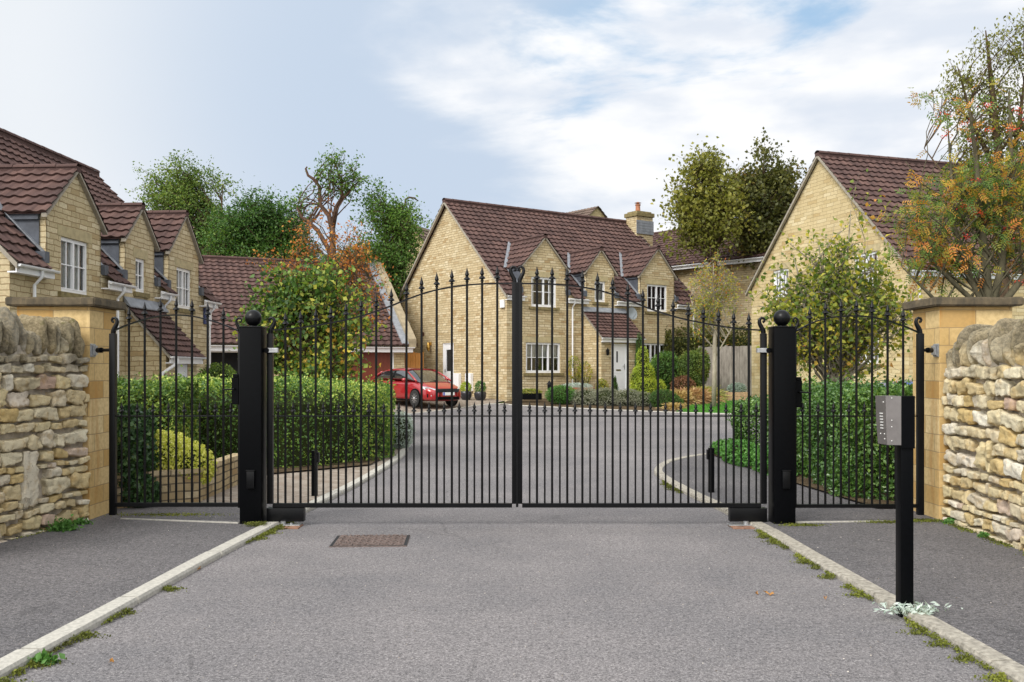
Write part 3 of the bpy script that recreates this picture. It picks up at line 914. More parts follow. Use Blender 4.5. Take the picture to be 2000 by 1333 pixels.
# ================================================================== camera, sky, sun
cam = bpy.data.cameras.new('camera'); co = bpy.data.objects.new('camera', cam); col.objects.link(co)
co.location = (0, 0, H); co.rotation_euler = (R(90), 0, 0)
cam.sensor_width = 36; cam.lens = 36 * F / 2000; cam.shift_y = (HZ - 666.5) / 2000; cam.clip_end = 3000; cam.clip_start = .05
sc.camera = co
sd = V((-.50, -.62, .72)).normalized()
sl = bpy.data.lights.new('sun', 'SUN'); so = bpy.data.objects.new('sun', sl); col.objects.link(so)
sl.energy = 2.3; sl.angle = R(24); sl.color = (1, .965, .92)
so.rotation_euler = sd.to_track_quat('Z', 'Y').to_euler(); so.location = (0, 0, 30)
w = bpy.data.worlds.new('World'); sc.world = w; w.use_nodes = True
nt = w.node_tree; n = N(nt); bg = nt.nodes['Background']
sky = n.n('ShaderNodeTexSky', sky_type='NISHITA'); sky.sun_disc = False
sky.sun_elevation = math.asin(sd.z); sky.sun_rotation = math.atan2(sd.x, sd.y)
dirv = n.n('ShaderNodeTexCoord').outputs['Generated']
sx = n.n('ShaderNodeSeparateXYZ'); n.l(dirv, sx.inputs[0])
X_, Y_, Z_ = sx.outputs
big = n.noise(n.mapping(dirv, (1.5, 1.5, 2.4), (.3, .1, .7)), 1.3, 4, .45)
# streaky broken cloud: bands rising to the right
st = n.mapping(dirv, (2.2, 2, 7.5), (3.1, .2, 1.35), (0, R(12), 0))
streak = n.noise(st, 1.25, 7, .56, .3)
right = n.mapr(n.math('ADD', X_, n.math('ADD', n.math('MULTIPLY', n.math('SUBTRACT', big, .5), .7), n.math('MULTIPLY', n.math('SUBTRACT', streak, .5), .8))), -.08, .16)
def lobe(px, py, c0, c1):
    d = V(((px - 1000) / F, 1, (HZ - py) / F)).normalized()
    dn = n.n('ShaderNodeVectorMath', operation='DOT_PRODUCT'); n.l(dirv, dn.inputs[0]); dn.inputs[1].default_value = d
    return n.mapr(dn.outputs['Value'], c0, c1)
K = 10.0
grey = n.mix(n.mapr(big, .35, .65), (.555 * K, .63 * K, .735 * K), (.655 * K, .705 * K, .775 * K))
grey = n.mix(n.mapr(n.noise(n.mapping(dirv, (2, 2, 6), (4, 1, 2)), 1.6, 5, .55), .38, .66, 0, .4), grey, (.50 * K, .575 * K, .67 * K))
grey = n.mix(n.math('MULTIPLY', lobe(150, -60, .80, 1), .75), grey, (.80 * K, .82 * K, .84 * K))
grey = n.mix(lobe(860, 180, .92, 1), grey, (.50 * K, .59 * K, .715 * K))
bluesky = n.mix(.62, sky.outputs[0], (.45 * K, .66 * K, .88 * K))
holes = n.math('ADD', n.math('MULTIPLY', lobe(1450, 45, .988, .9998), .17), n.math('MULTIPLY', lobe(1040, 130, .990, 1), .16))
holes = n.math('ADD', holes, n.math('MULTIPLY', lobe(1560, 170, .996, 1), .07))
cl = n.math('SUBTRACT', n.math('ADD', streak, n.mapr(Z_, .05, .38, .17, .0)), holes)
white = n.mix(n.mapr(n.noise(n.mapping(dirv, (3, 2, 9), (1, 5, 2)), 2, 5, .5), .4, .68), (.90 * K, .90 * K, .905 * K), (.66 * K, .71 * K, .79 * K))
rc = n.mix(n.mapr(cl, .29, .42), bluesky, white)
skyc = n.mix(right, grey, rc)
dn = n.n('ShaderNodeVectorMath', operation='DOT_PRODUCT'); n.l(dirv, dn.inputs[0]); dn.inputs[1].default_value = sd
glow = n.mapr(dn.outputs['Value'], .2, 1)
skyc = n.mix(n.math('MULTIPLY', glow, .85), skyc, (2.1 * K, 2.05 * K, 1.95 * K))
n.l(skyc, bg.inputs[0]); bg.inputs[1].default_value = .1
vs_ = sc.view_settings; vs_.view_transform = 'Standard'; vs_.look = 'None'; vs_.exposure = .22; vs_.gamma = 1
sc.cycles.use_adaptive_sampling = True
sc.cycles.max_bounces = 8; sc.cycles.transparent_max_bounces = 12

# ================================================================== ground
def sheet(name, poly, dz, mat, step=1.0, kind='structure', **kw):
    bm = bmesh.new()
    f = bm.faces.new([bm.verts.new((p[0], p[1], 0)) for p in poly])
    y0 = max(30, min(p[1] for p in poly)); y1 = min(115, max(p[1] for p in poly))
    y = math.ceil(y0)
    while y < y1:
        bmesh.ops.bisect_plane(bm, geom=bm.verts[:] + bm.edges[:] + bm.faces[:], plane_co=(0, y, 0), plane_no=(0, 1, 0)); y += step
    bmesh.ops.triangulate(bm, faces=bm.faces[:])
    for v in bm.verts: v.co.z = G(v.co.x, v.co.y) + dz
    bmesh.ops.recalc_face_normals(bm, faces=bm.faces[:])
    me = bpy.data.meshes.new(name); bm.to_mesh(me); bm.free()
    me.materials.append(mat); o = bpy.data.objects.new(name, me); col.objects.link(o)
    return tag(o, kind=kind, **kw)

sheet('ground', [(-600, -60), (600, -60), (600, 900), (-600, 900)], -.03, M['grassland'])
farE = [(16, 28.3), (7.55, 32.1), (3.74, 34.3), (.4, 36.1), (-.82, 36.8)]
sheet('road', [(-40, -20), (40, -20), (40, 26)] + farE + [(-4.2, 37), (-26, 37), (-40, 20)], 0, M['road'])
sheet('car_bay', [(-4.3, 30.8), (-2.6, 34.0), (-.82, 36.8), (-.3, 38.2), (-6, 47), (-20, 47), (-20, 30.8)], .004, M['block'])
KL = [(-2.66, -4), (-2.6, 2), (-2.53, 4.55), (-2.48, 5.7), (-2.42, 7.2), (-2.34, 8.5), (-2.27, 9.3), (-2.2, 10.2), (-2.07, 12), (-1.98, 14), (-1.95, 15.8), (-2.03, 17.4), (-2.3, 19), (-2.9, 20.4), (-4.2, 21.5), (-9, 22.6)]
KR = [(2.58, -4), (2.5, 2), (2.47, 4.47), (2.43, 5.92), (2.40, 7.2), (2.385, 8.47), (2.33, 9.3), (2.28, 10.04), (2.17, 11.2), (2.12, 12.4), (2.13, 13.3), (2.22, 13.9), (2.45, 14.7), (2.85, 15.5), (3.5, 16.3), (4.6, 17.2), (9, 18.6)]
sheet('pavement', [(x - .03, y) for x, y in KL[:8]] + [(-7, 10.2), (-7, -4)], .038, M['pave'])
sheet('path', [(x - .03, y) for x, y in KL[7:]] + [(-9, 10.2)], .034, M['block'])
sheet('pavement', [(x + .03, y + .02) for x, y in KR] + [(12, 18.6), (12, -4)], .038, M['pave'])

def polyline(pts, step):
    p = [V((a, b)) for a, b in pts]
    # catmull-rom
    out = []
    for i in range(len(p) - 1):
        p0 = p[max(0, i - 1)]; p1 = p[i]; p2 = p[i + 1]; p3 = p[min(len(p) - 1, i + 2)]
        for k in range(12):
            t = k / 12
            out.append(.5 * ((2 * p1) + (p2 - p0) * t + (2 * p0 - 5 * p1 + 4 * p2 - p3) * t * t + (-p0 + 3 * p1 - 3 * p2 + p3) * t ** 3))
    out.append(p[-1]); res = [out[0]]; acc = 0
    for a, b in zip(out, out[1:]):
        acc += (b - a).length
        if acc >= step: res.append(b); acc = 0
    return res

def kerb(name, pts, width, top, mat, stone=.914, jag=0):
    mb = MB(); rd = random.Random(4); q = polyline(pts, .152); per = 6
    for i in range(0, len(q) - 1, per):
        sg = q[i:i + per + 1]
        if len(sg) < 2: break
        dz = rd.uniform(-.004, .004); dl = rd.uniform(-.004, .004); rows = []
        for j, c in enumerate(sg):
            d = (sg[min(j + 1, len(sg) - 1)] - sg[max(0, j - 1)]).normalized(); nv = V((-d.y, d.x))
            cc = c + d * (.013 if j == 0 else (-.013 if j == len(sg) - 1 else 0))
            g = G(c.x, c.y); row = []
            for a, z in ((-1, -.08), (-1, top - .018), (-.84, top), (.84, top), (1, top - .018), (1, -.08)):
                jj = jag * noise.noise(V((c.x * 9, c.y * 9, a * 3)))
                e = c if False else cc + nv * (a * width / 2 + dl + jj)
                row.append((e.x, e.y, g + z + dz + jj * .4))
            rows.append(row)
        for a, b in zip(rows, rows[1:]):
            for k in range(5): mb.face([a[k], b[k], b[k + 1], a[k + 1]])
        mb.face(rows[0]); mb.face(rows[-1])
    return mb.build(name, mat, kind='structure')
kerb('kerb', KL, .132, .046, M['kerb'])
kerb('kerb', KR, .13, .044, M['kerb_old'], jag=.012)
kerb('kerb', [(-4.6, 30.4), (-4.2, 31), (-2.6, 34.0), (-.82, 36.7), (.4, 36.1), (3.74, 34.3), (7.55, 32.1), (16, 28.3)], .11, .025, M['kerb'])
mb = MB(); mb.bar((-3.86, 9.1, .038), (-2.62, 8.84, .038), .03, .02); mb.bar((2.72, 8.88, .038), (3.62, 8.94, .038), .03, .02)
mb.build('pavement_edging', M['kerb'], kind='structure')

# garden beds & lawn
sheet('garden_bed', [(-.5, 36.6), (.4, 36.16), (3.74, 34.36), (5.9, 33.2), (6.8, 35.5), (8.2, 39), (9, 44), (-.2, 38)], .012, M['bed'])
sheet('lawn', [(5.9, 33.2), (7.55, 32.2), (16, 28.4), (30, 30), (18, 45), (9, 44), (8.2, 39), (6.8, 35.5)], .02, M['lawn'])
sheet('garden_bed', [(-9, 12.4), (-3.8, 12.6), (-2.2, 14.2), (-2.1, 16), (-2.4, 18.6), (-3.2, 20.1), (-4.4, 21.2), (-9, 22.2)], .06, M['bed'])
sheet('garden_bed', [(3.85, 9.75), (3.6, 12.5), (3.45, 16.1), (4.6, 17.0), (11.9, 18.4), (11.9, 9.75)], .062, M['bed'])
rng = np.random.default_rng(5)
# short lawn blades
nn_ = 26000
gx_ = rng.uniform(5.6, 13, nn_); gy_ = rng.uniform(32, 40, nn_)
ok = (gx_ > 5.9 + np.maximum(0, (gy_ - 33.2)) * .38) & (gy_ > 32.3 + (7.55 - gx_) * .55)
gx_, gy_ = gx_[ok], gy_[ok]
cc = np.stack([gx_, gy_, np.array([G(a, b) for a, b in zip(gx_, gy_)]) + .035], 1)
t = rnd_dirs(rng, len(cc), 2.5) * .035; s = orient(rng, t) * .008
leaf_obj('lawn_grass', cc, t, s, rng.random(len(cc)), leafmat('grass_blade', [(0, (.03, .13, .012)), (1, (.09, .27, .03))], .3), kind='stuff', label='bright green clipped lawn grass behind the far kerb')

# ================================================================== gates
S = 201.1; GY = 8.95
gx = lambda px: (px - 1000) / S
gz = lambda py: H - (py - HZ) / S
def interp(pts, x):
    for a, b in zip(pts, pts[1:]):
        if a[0] <= x <= b[0]:
            # smooth via catmull
            t = (x - a[0]) / (b[0] - a[0]); return a[1] + (b[1] - a[1]) * t
    return pts[0][1] if x < pts[0][0] else pts[-1][1]
def finial_mesh(k):
    mb = MB()
    prof = [(.007, 0), (.014, .003), (.014, .013), (.008, .018), (.029, .027), (.025, .036), (.012, .048), (.011, .054), (.018, .066), (.013, .085), (.006, .108), (.001, .13)]
    mb.lathe([(r * k, z * k) for r, z in prof], seg=10)
    o = mb.build('finial', M['black'], sm=35); me = o.data
    bpy.data.objects.remove(o); return me
FM = {1: finial_mesh(1.15), .74: finial_mesh(.92)}
def add_finial(par, x, z, k):
    f = bpy.data.objects.new('finial', FM[k]); col.objects.link(f); f.parent = par; f.location = (x, 0, z)
def scroll(mb, x, z0, sgn, r=.022, h=.17):
    """neck that leans by sgn and curls back, starting at (x, z0)"""
    pts = [(0, -.03), (0, .0), (.004, .03), (.018, .06), (.034, .09), (.040, .115), (.034, .14), (.016, .153), (-.004, .147), (-.012, .130), (-.006, .116), (.006, .114)]
    k = h / .17
    mb.tube([(x + sgn * a * k, 0, z0 + b * k) for a, b in pts], [r, r, r, r * .95, r * .85, r * .75, r * .65, r * .6, r * .55, r * .5, r * .5, r * .6], 10)
def make_gate(name, label, x0, x1, arch, tall, short, st0, st1, zb0, zb1, rail=813, group=None, thick=.055, low0=0, low1=0):
    """st0/st1: (px centre, width m, top py, scroll sign)"""
    cx = gx((x0 + x1) / 2)
    root = empty(name, (cx, GY, 0), 0, label, 'gate', group)
    lx = lambda px: gx(px) - cx
    for i, (px, wd, tp, sg, lowpy) in enumerate((st0, st1)):
        mb = MB(); mb.bbox(lx(px) - wd / 2, lx(px) + wd / 2, -wd / 2, wd / 2, gz(lowpy), gz(tp), .004)
        scr = MB(); scroll(scr, lx(px), gz(tp), sg, r=wd * .42)
        o = mb.build('stile', M['black'], root, sm=30); scr.build('scroll', M['black'], o, sm=60)
    a, b = lx(st0[0]) + st0[1] / 2, lx(st1[0]) - st1[1] / 2
    mb = MB(); mb.bbox(a - .002, b + .002, -.02, .02, gz(zb1), gz(zb0), .003); mb.build('bottom_rail', M['black'], root)
    mb = MB(); mb.box(a, b, -.016, .016, gz(rail) - .006, gz(rail) + .006); mb.build('middle_rail', M['black'], root)
    mb = MB(); K = 48; top = []
    for i in range(K + 1):
        px = arch[0][0] + (arch[-1][0] - arch[0][0]) * i / K
        z = sum(interp(arch, px + d) for d in (-9, -4, 0, 4, 9)) / 5 if 0 < i < K else interp(arch, px)
        top.append(V((min(max(lx(px), a - .01), b + .01), 0, gz(z))))
    for p, q in zip(top, top[1:]): mb.bar(p, q + (q - p) * .02, .032, .013)
    mb.build('top_rail', M['black'], root)
    for px in tall:
        zt = gz(interp(arch, px)) + .022; mb = MB()
        mb.tube([(lx(px), 0, gz(zb0) + .001), (lx(px), 0, zt)], .0115, 10); o = mb.build('bar', M['black'], root, sm=40)
        add_finial(o, lx(px), zt, 1)
    for px in short:
        zt = gz(rail) + .022; mb = MB()
        mb.tube([(lx(px), 0, gz(zb0) + .001), (lx(px), 0, zt)], .0088, 10); o = mb.build('bar', M['black'], root, sm=40)
        add_finial(o, lx(px), zt, .74)
    return root, lx
archL = [(533, 645), (560, 643.5), (589, 640.7), (616, 636.5), (645.7, 631.3), (675, 625.5), (702.5, 618.7), (734, 609), (762.3, 598.8), (790.7, 586.8), (821, 575.5), (851, 566.8), (881, 561), (911.6, 557), (942, 555), (972, 554), (1003, 553.6)]
archR = [(2020 - a, b + .5) for a, b in archL[::-1]]
tallL = [557.5 + 29.55 * i for i in range(15)]
shortL = [543 + 29.5 * i for i in range(16)]
gl, lx = make_gate('driveway_gate', 'left leaf of the tall black double driveway gate, nearest the hedge and red car', 522, 1010, archL, tallL, shortL,
                   (528, .056, 652, 1, 984), (1005, .052, 552, -1, 984), 983, 991.5, group='arched leaves of the black driveway gate')
mb = MB(); mb.bbox(lx(523), lx(595), -.045, .045, gz(1018), gz(991.8), .004); mb.bbox(lx(520), lx(545), -.03, .03, gz(1024), gz(1018.2), .003)
mb.build('lower_box', M['black'], gl, sm=30)
tallR = [2020 - p for p in tallL][::-1]; shortR = [2020 - p for p in shortL][::-1]
gr, lx = make_gate('driveway_gate', 'right leaf of the tall black double driveway gate, in front of the white front door', 1010, 1498, archR, tallR, shortR,
                   (1015, .052, 552, 1, 984), (1491, .056, 652, -1, 984), 983, 991.5, group='arched leaves of the black driveway gate')
mb = MB(); mb.bbox(lx(1424), lx(1496), -.045, .045, gz(1018), gz(991.8), .004); mb.bbox(lx(1474), lx(1498), -.03, .03, gz(1024), gz(1018.2), .003)
mb.build('lower_box', M['black'], gr, sm=30)
mb = MB(); mb.bbox(gx(1010) - gx(1254) - .012, gx(1010) - gx(1254) + .012, -.034, -.028, gz(990), gz(553), .001); mb.build('closing_strip', M['black'], gr)
archP = [(224, 646), (239, 639), (252, 633.8), (267, 629), (282.7, 624), (297, 620.5), (311.5, 617.6), (327, 616), (342, 615.8), (358, 616), (372.7, 617.6), (389, 620.5), (405, 624.8), (420, 629), (435.7, 633.8), (450, 640), (466, 647)]
archQ = [(1554, 648), (1568, 640), (1582, 632.5), (1596, 627), (1610.7, 622.8), (1627, 620), (1643, 618.3), (1658, 617.6), (1672, 617.5), (1688, 618.3), (1703, 620), (1719, 623), (1734, 626.9), (1750, 632), (1764.7, 637), (1779, 643), (1793, 650)]
pl, lx = make_gate('pedestrian_gate', 'narrow black side gate on the left, in front of the yellow hedge', 218, 470, archP, [252 + 30.75 * i for i in range(7)], [237.5 + 30.5 * i for i in range(8)],
                   (221, .058, 652, 1, 1006), (469.5, .04, 652, -1, 992), 982, 990, group='arched black side gates')
def lock(root, x, z, sg):
    mb = MB(); mb.bbox(x - .035, x + .035, -.03, .03, z - .13, z + .13, .006); mb.bbox(x - .022, x + .028, -.036, .036, z + .13, z + .165, .004)
    o = mb.build('lock_case', M['black_matt'], root)
    mb = MB(); mb.tube([(x, -.03, z + .02), (x, -.07, z + .02), (x + sg * .11, -.075, z + .012)], .008, 8); mb.build('handle', M['black'], o, sm=40)
lock(pl, lx(461), gz(764), -1)
pr, lx = make_gate('pedestrian_gate', 'narrow black side gate on the right, partly behind the keypad post', 1552, 1800, archQ, [1581.5 + 30.4 * i for i in range(7)], [1567.5 + 30.2 * i for i in range(8)],
                   (1551, .04, 652, 1, 992), (1797, .058, 652, -1, 1006), 985, 992, group='arched black side gates')
lock(pr, lx(1558), gz(770), 1)

S2 = 204.5
def post(name, label, pxa, pxb, ballpx, sg):
    x0, x1 = (pxa - 1000) / S2, (pxb - 1000) / S2; cx = (x0 + x1) / 2; wd = x1 - x0
    root = empty(name, (cx, 8.8 + wd / 2, 0), 0, label, 'gate post', 'square black gate posts topped with balls')
    zt = H - (640 - HZ) / S2; h = wd / 2
    mb = MB(); mb.bbox(-h, h, -h, h, .0, zt, .005); mb.build('post', M['black_matt'], root, sm=30)
    mb = MB(); mb.bbox(-h - .006, h + .006, -h - .006, h + .006, zt + .001, zt + .012, .002); mb.lathe([(.05, zt + .012), (.045, zt + .02), (.03, zt + .026)], seg=20); mb.build('cap_plate', M['black'], root)
    mb = MB(); mb.sphere((0, 0, zt + .095), .08, 28, 18); mb.build('ball', M['black'], root, sm=True)
    mb = MB(); mb.bbox(-.03, .045, -h - .03, -h - .001, .38, .545, .006); mb.bbox(-.036, .051, -h - .036, -h - .001, .546, .556, .003)
    mb.build('sensor_box', M['black'], root, sm=30)
    zc = H - (685 - HZ) / S
    mb = MB(); mb.bbox(sg * h if sg > 0 else -h - .05, h + .05 if sg > 0 else -h, -.02, .02, zc - .02, zc + .02, .004)
    mb.tube([(sg * (h + .03), -.03, zc), (sg * (h + .03), .03, zc)], .026, 12)
    b = MB(); xe = sg * (h + .04); b.bbox(min(xe, xe + sg * .1), max(xe, xe + sg * .1), -.026, .026, zc - .022, zc + .022, .003)
    o = mb.build('hinge_arm', M['black_matt'], root); b.build('hinge_strap', M['galv'], o)
    return root
post('gate_post', 'thick square black gate post with a ball, left of the driveway gate', 468, 510, 496, 1)
post('gate_post', 'thick square black gate post with a ball, right of the driveway gate', 1512, 1554, 1523, -1)

# ground hardware under the gate boxes
for lab, xx, sg in (('left', gx(560), 1), ('right', gx(1458), -1)):
    root = empty('gate_pivot_plate', (xx, 8.86, 0), 0, 'steel pivot plate set on red brick under the %s gate leaf corner' % lab, 'gate hardware')
    mb = MB()
    for k in range(3):
        mb.bbox(-.18 + k * .115, -.07 + k * .115, -.12, .1, -.02, .012, .004, a=k * .4)
    mb.build('brick_pad', M['brick_pad'], root)
    mb = MB(); mb.bbox(-.19, .15, -.02, .08, .013, .022, .002); mb.tube([(-.02, .03, .02), (-.02, .03, .05)], .025, 12); mb.tube([(.06, .03, .022), (.06, .03, .036)], .012, 6)
    mb.build('steel_plate', M['galv'], root)

# ================================================================== entry keypad
kx, ky = (1772 - 1000) / 321.4, 5.64
root = empty('entry_keypad_post', (kx, ky, 0), 0, 'black post with a grey door entry panel beside the right kerb', 'keypad post')
mb = MB(); mb.bbox(-.039, .039, -.04, .04, .0, 1.345, .004); mb.build('post', M['black_matt'], root, sm=30)
mpanel = plain('brushed_steel_panel', (.20, .185, .18), .38, .12, 12, metal=.55)
mb = MB()
z1_, z0_ = 1.347, 1.05
def sec(z, k): return [(-.128 + .010 * k, -.03, z), (-.042, -.052, z), (-.042, .085, z), (-.145 + .016 * k, .085, z)]
a_, b_, c_ = sec(z1_, 0), sec((z1_ + z0_) / 2 - .02, .35), sec(z0_, 1)
for p, q in ((a_, b_), (b_, c_)):
    for i in range(4): mb.face([p[i], p[(i + 1) % 4], q[(i + 1) % 4], q[i]])
mb.face(a_); mb.face(c_)
pn = mb.build('intercom_panel', mpanel, root)
mb = MB(); mb.bbox(-.041, .041, -.055, -.0405, 1.03, 1.349, .003); mb.build('post_cover', M['black_matt'], root)
mw = plain('pale_button', (.6, .6, .58), .5, .05, 9)
def on_face(u, z, out=.003):   # road-facing side of the panel: u 0..1 along depth
    k = (z1_ - z) / (z1_ - z0_)
    x0 = -.128 + .010 * k; x1 = -.145 + .016 * k
    return V((x0 + (x1 - x0) * u - out, -.03 + .115 * u, z))
mb = MB()
for r in range(6): 
    z = 1.24 - r * .018; mb.obox(on_face(.45, z), (.002, 0, 0), (0, .021, 0), (0, 0, .0035))
mb.build('speaker_slots', mw, pn)
mb = MB()
for z in (1.31, 1.115, 1.085):
    mb.sphere(on_face(.2, z, .002), .0045, 8, 6); 
for z in (1.115,): mb.sphere(on_face(.6, z, .002), .005, 8, 6)
mb.build('button', mw, pn)
mb = MB()
for z in (1.335, 1.20, 1.16, 1.075):
    mb.sphere((-.095, -.042, z), .004, 8, 6)
mb.build('screw', mw, pn)

# photocell posts behind the gate
for px, tp, by, lab in ((614.5, 880, 966, 'short black photocell post standing on the left kerb behind the gate'), (1389, 875, 960, 'short black photocell post standing on the dark pavement right behind the gate')):
    Y = 1.45 * F / (by - HZ); b = P(px, by, Y); hh = (by - tp) / F * Y
    root = empty('photocell_post', b, 0, lab, 'sensor post', 'short photocell posts inside the gate')
    mb = MB(); mb.bbox(-.033, .033, -.033, .033, -.02, hh - .07, .004); mb.bbox(-.033, .033, -.033, .033, hh - .069, hh, .006); mb.build('post', M['black_matt'], root)
    mb = MB(); sg = 1 if px < 1000 else -1; mb.bbox(min(sg * .034, sg * .055), max(sg * .034, sg * .055), -.03, .03, hh - .14, hh - .02, .006); mb.build('sensor', M['black'], root)

# iron cover in the road
root = empty('manhole_cover', ((-1.58 - .94 - .9 - 1.55) / 4, 8.12, .0), R(3), 'rusty rectangular iron cover set in the road before the gate', 'drain cover')
mr = plain('rusty_iron', (.135, .10, .088), .7, .45, 22, bump=.6)
mb = MB(); mb.bbox(-.33, .33, -.27, .27, -.02, .006, .003); fr_ = mb.build('frame', mr, root)
mb = MB(); mb.box(-.30, .30, -.24, .24, .0065, .009)
for i in range(10):
    for j in range(8):
        x = -.26 + i * .0575; y = -.21 + j * .06
        if (i + j) % 2: mb.bbox(x - .026, x + .026, y - .008, y + .008, .0085, .020, .003)
        else: mb.bbox(x - .008, x + .008, y - .027, y + .027, .0085, .020, .003)
lid = mb.build('lid', mr, root)
mb = MB()
for s in (-1, 1): mb.box(s * .315 - .012, s * .315 + .012, -.25, .25, .0062, .0078)
mb.box(-.30, .30, -.258, -.244, .0062, .0078); mb.box(-.30, .30, .244, .258, .0062, .0078); mb.build('frame_gap', M['dark'], root)

# ================================================================== ashlar pillars and rubble walls
def pillar(name, label, xi, sg):
    """xi inner face x; sg -1 left, +1 right"""
    root = empty(name, (xi + sg * .36, 9.36, 0), 0, label, 'pillar', 'stone pillars flanking the side gates')
    mb = MB(); hw = .36; hd = .30; zt = 2.135
    mb.bbox(-hw, hw, -hd, hd, -.1, zt, .006); mb.build('shaft', M['ashlar'], root)
    mb = MB(); bm = bmesh.new(); bmesh.ops.create_cube(bm, size=1)
    for v in bm.verts:
        v.co = V((v.co.x * (2 * hw + .16), v.co.y * (2 * hd + .15), zt + .003 + (v.co.z + .5) * .085))
    bmesh.ops.bevel(bm, geom=bm.edges[:], offset=.012, segments=3, affect='EDGES')
    bmesh.ops.subdivide_edges(bm, edges=bm.edges[:], cuts=3, use_grid_fill=True)
    for v in bm.verts: v.co += V((noise.noise(v.co * 9), noise.noise(v.co * 9 + V((5, 0, 0))), noise.noise(v.co * 7 + V((9, 0, 0))))) * .006
    mb.addbm(bm); mb.build('capstone', M['cap'], root)
    # galvanised hinge bracket on the gate side
    mb = MB(); x = -sg * hw; zc = gz(684)
    mb.bbox(min(x, x - sg * .012), max(x, x - sg * .012), -.30, -.20, zc - .065, zc + .065, .003)
    mb.bbox(min(x - sg * .013, x - sg * .05), max(x - sg * .013, x - sg * .05), -.27, -.23, zc - .045, zc + .045, .004)
    for dz in (-.05, .05):
        for dy in (-.285, -.215): mb.tube([(x - sg * .012, dy, zc + dz), (x - sg * .022, dy, zc + dz)], .008, 6)
    o = mb.build('hinge_bracket', M['galv'], root)
    mb = MB(); mb.tube([(x - sg * .05, -.26, zc), (x - sg * .25, -.40, zc)], .016, 10); mb.tube([(x - sg * .08, -.30, zc), (x - sg * .13, -.335, zc)], .028, 10); mb.build('hinge_pin', M['black'], o)
    return root
pillar('stone_pillar', 'smooth honey stone pillar with dark cap, left of the left side gate', -4.15, -1)
pillar('stone_pillar', 'smooth honey stone pillar with dark cap, right of the right side gate', 4.20, 1)

def stone_bm(sx, sy, sz, rd, cuts=5, rough=.16, p=3.2):
    bm = bmesh.new(); bmesh.ops.create_cube(bm, size=2)
    bmesh.ops.subdivide_edges(bm, edges=bm.edges[:], cuts=cuts, use_grid_fill=True)
    o = V((rd.random() * 90, rd.random() * 90, rd.random() * 90))
    wx, wz = rd.uniform(-.16, .16), rd.uniform(-.2, .2)
    for v in bm.verts:
        c = v.co; k = (abs(c.x) ** p + abs(c.y) ** p + abs(c.z) ** p) ** (1 / p); c = c / k
        c = V((c.x * (1 + wx * c.z), c.y, c.z * (1 + wz * c.x)))
        w_ = V((c.x * sx, c.y * sy, c.z * sz))
        nn = noise.noise(w_ * 11 + o) * 1.0 + .5 * noise.noise(w_ * 27 + o) + .22 * noise.noise(w_ * 60 + o)
        mn = min(sx, sz)
        v.co = w_ + c.normalized() * nn * mn * rough * 1.6
    return bm
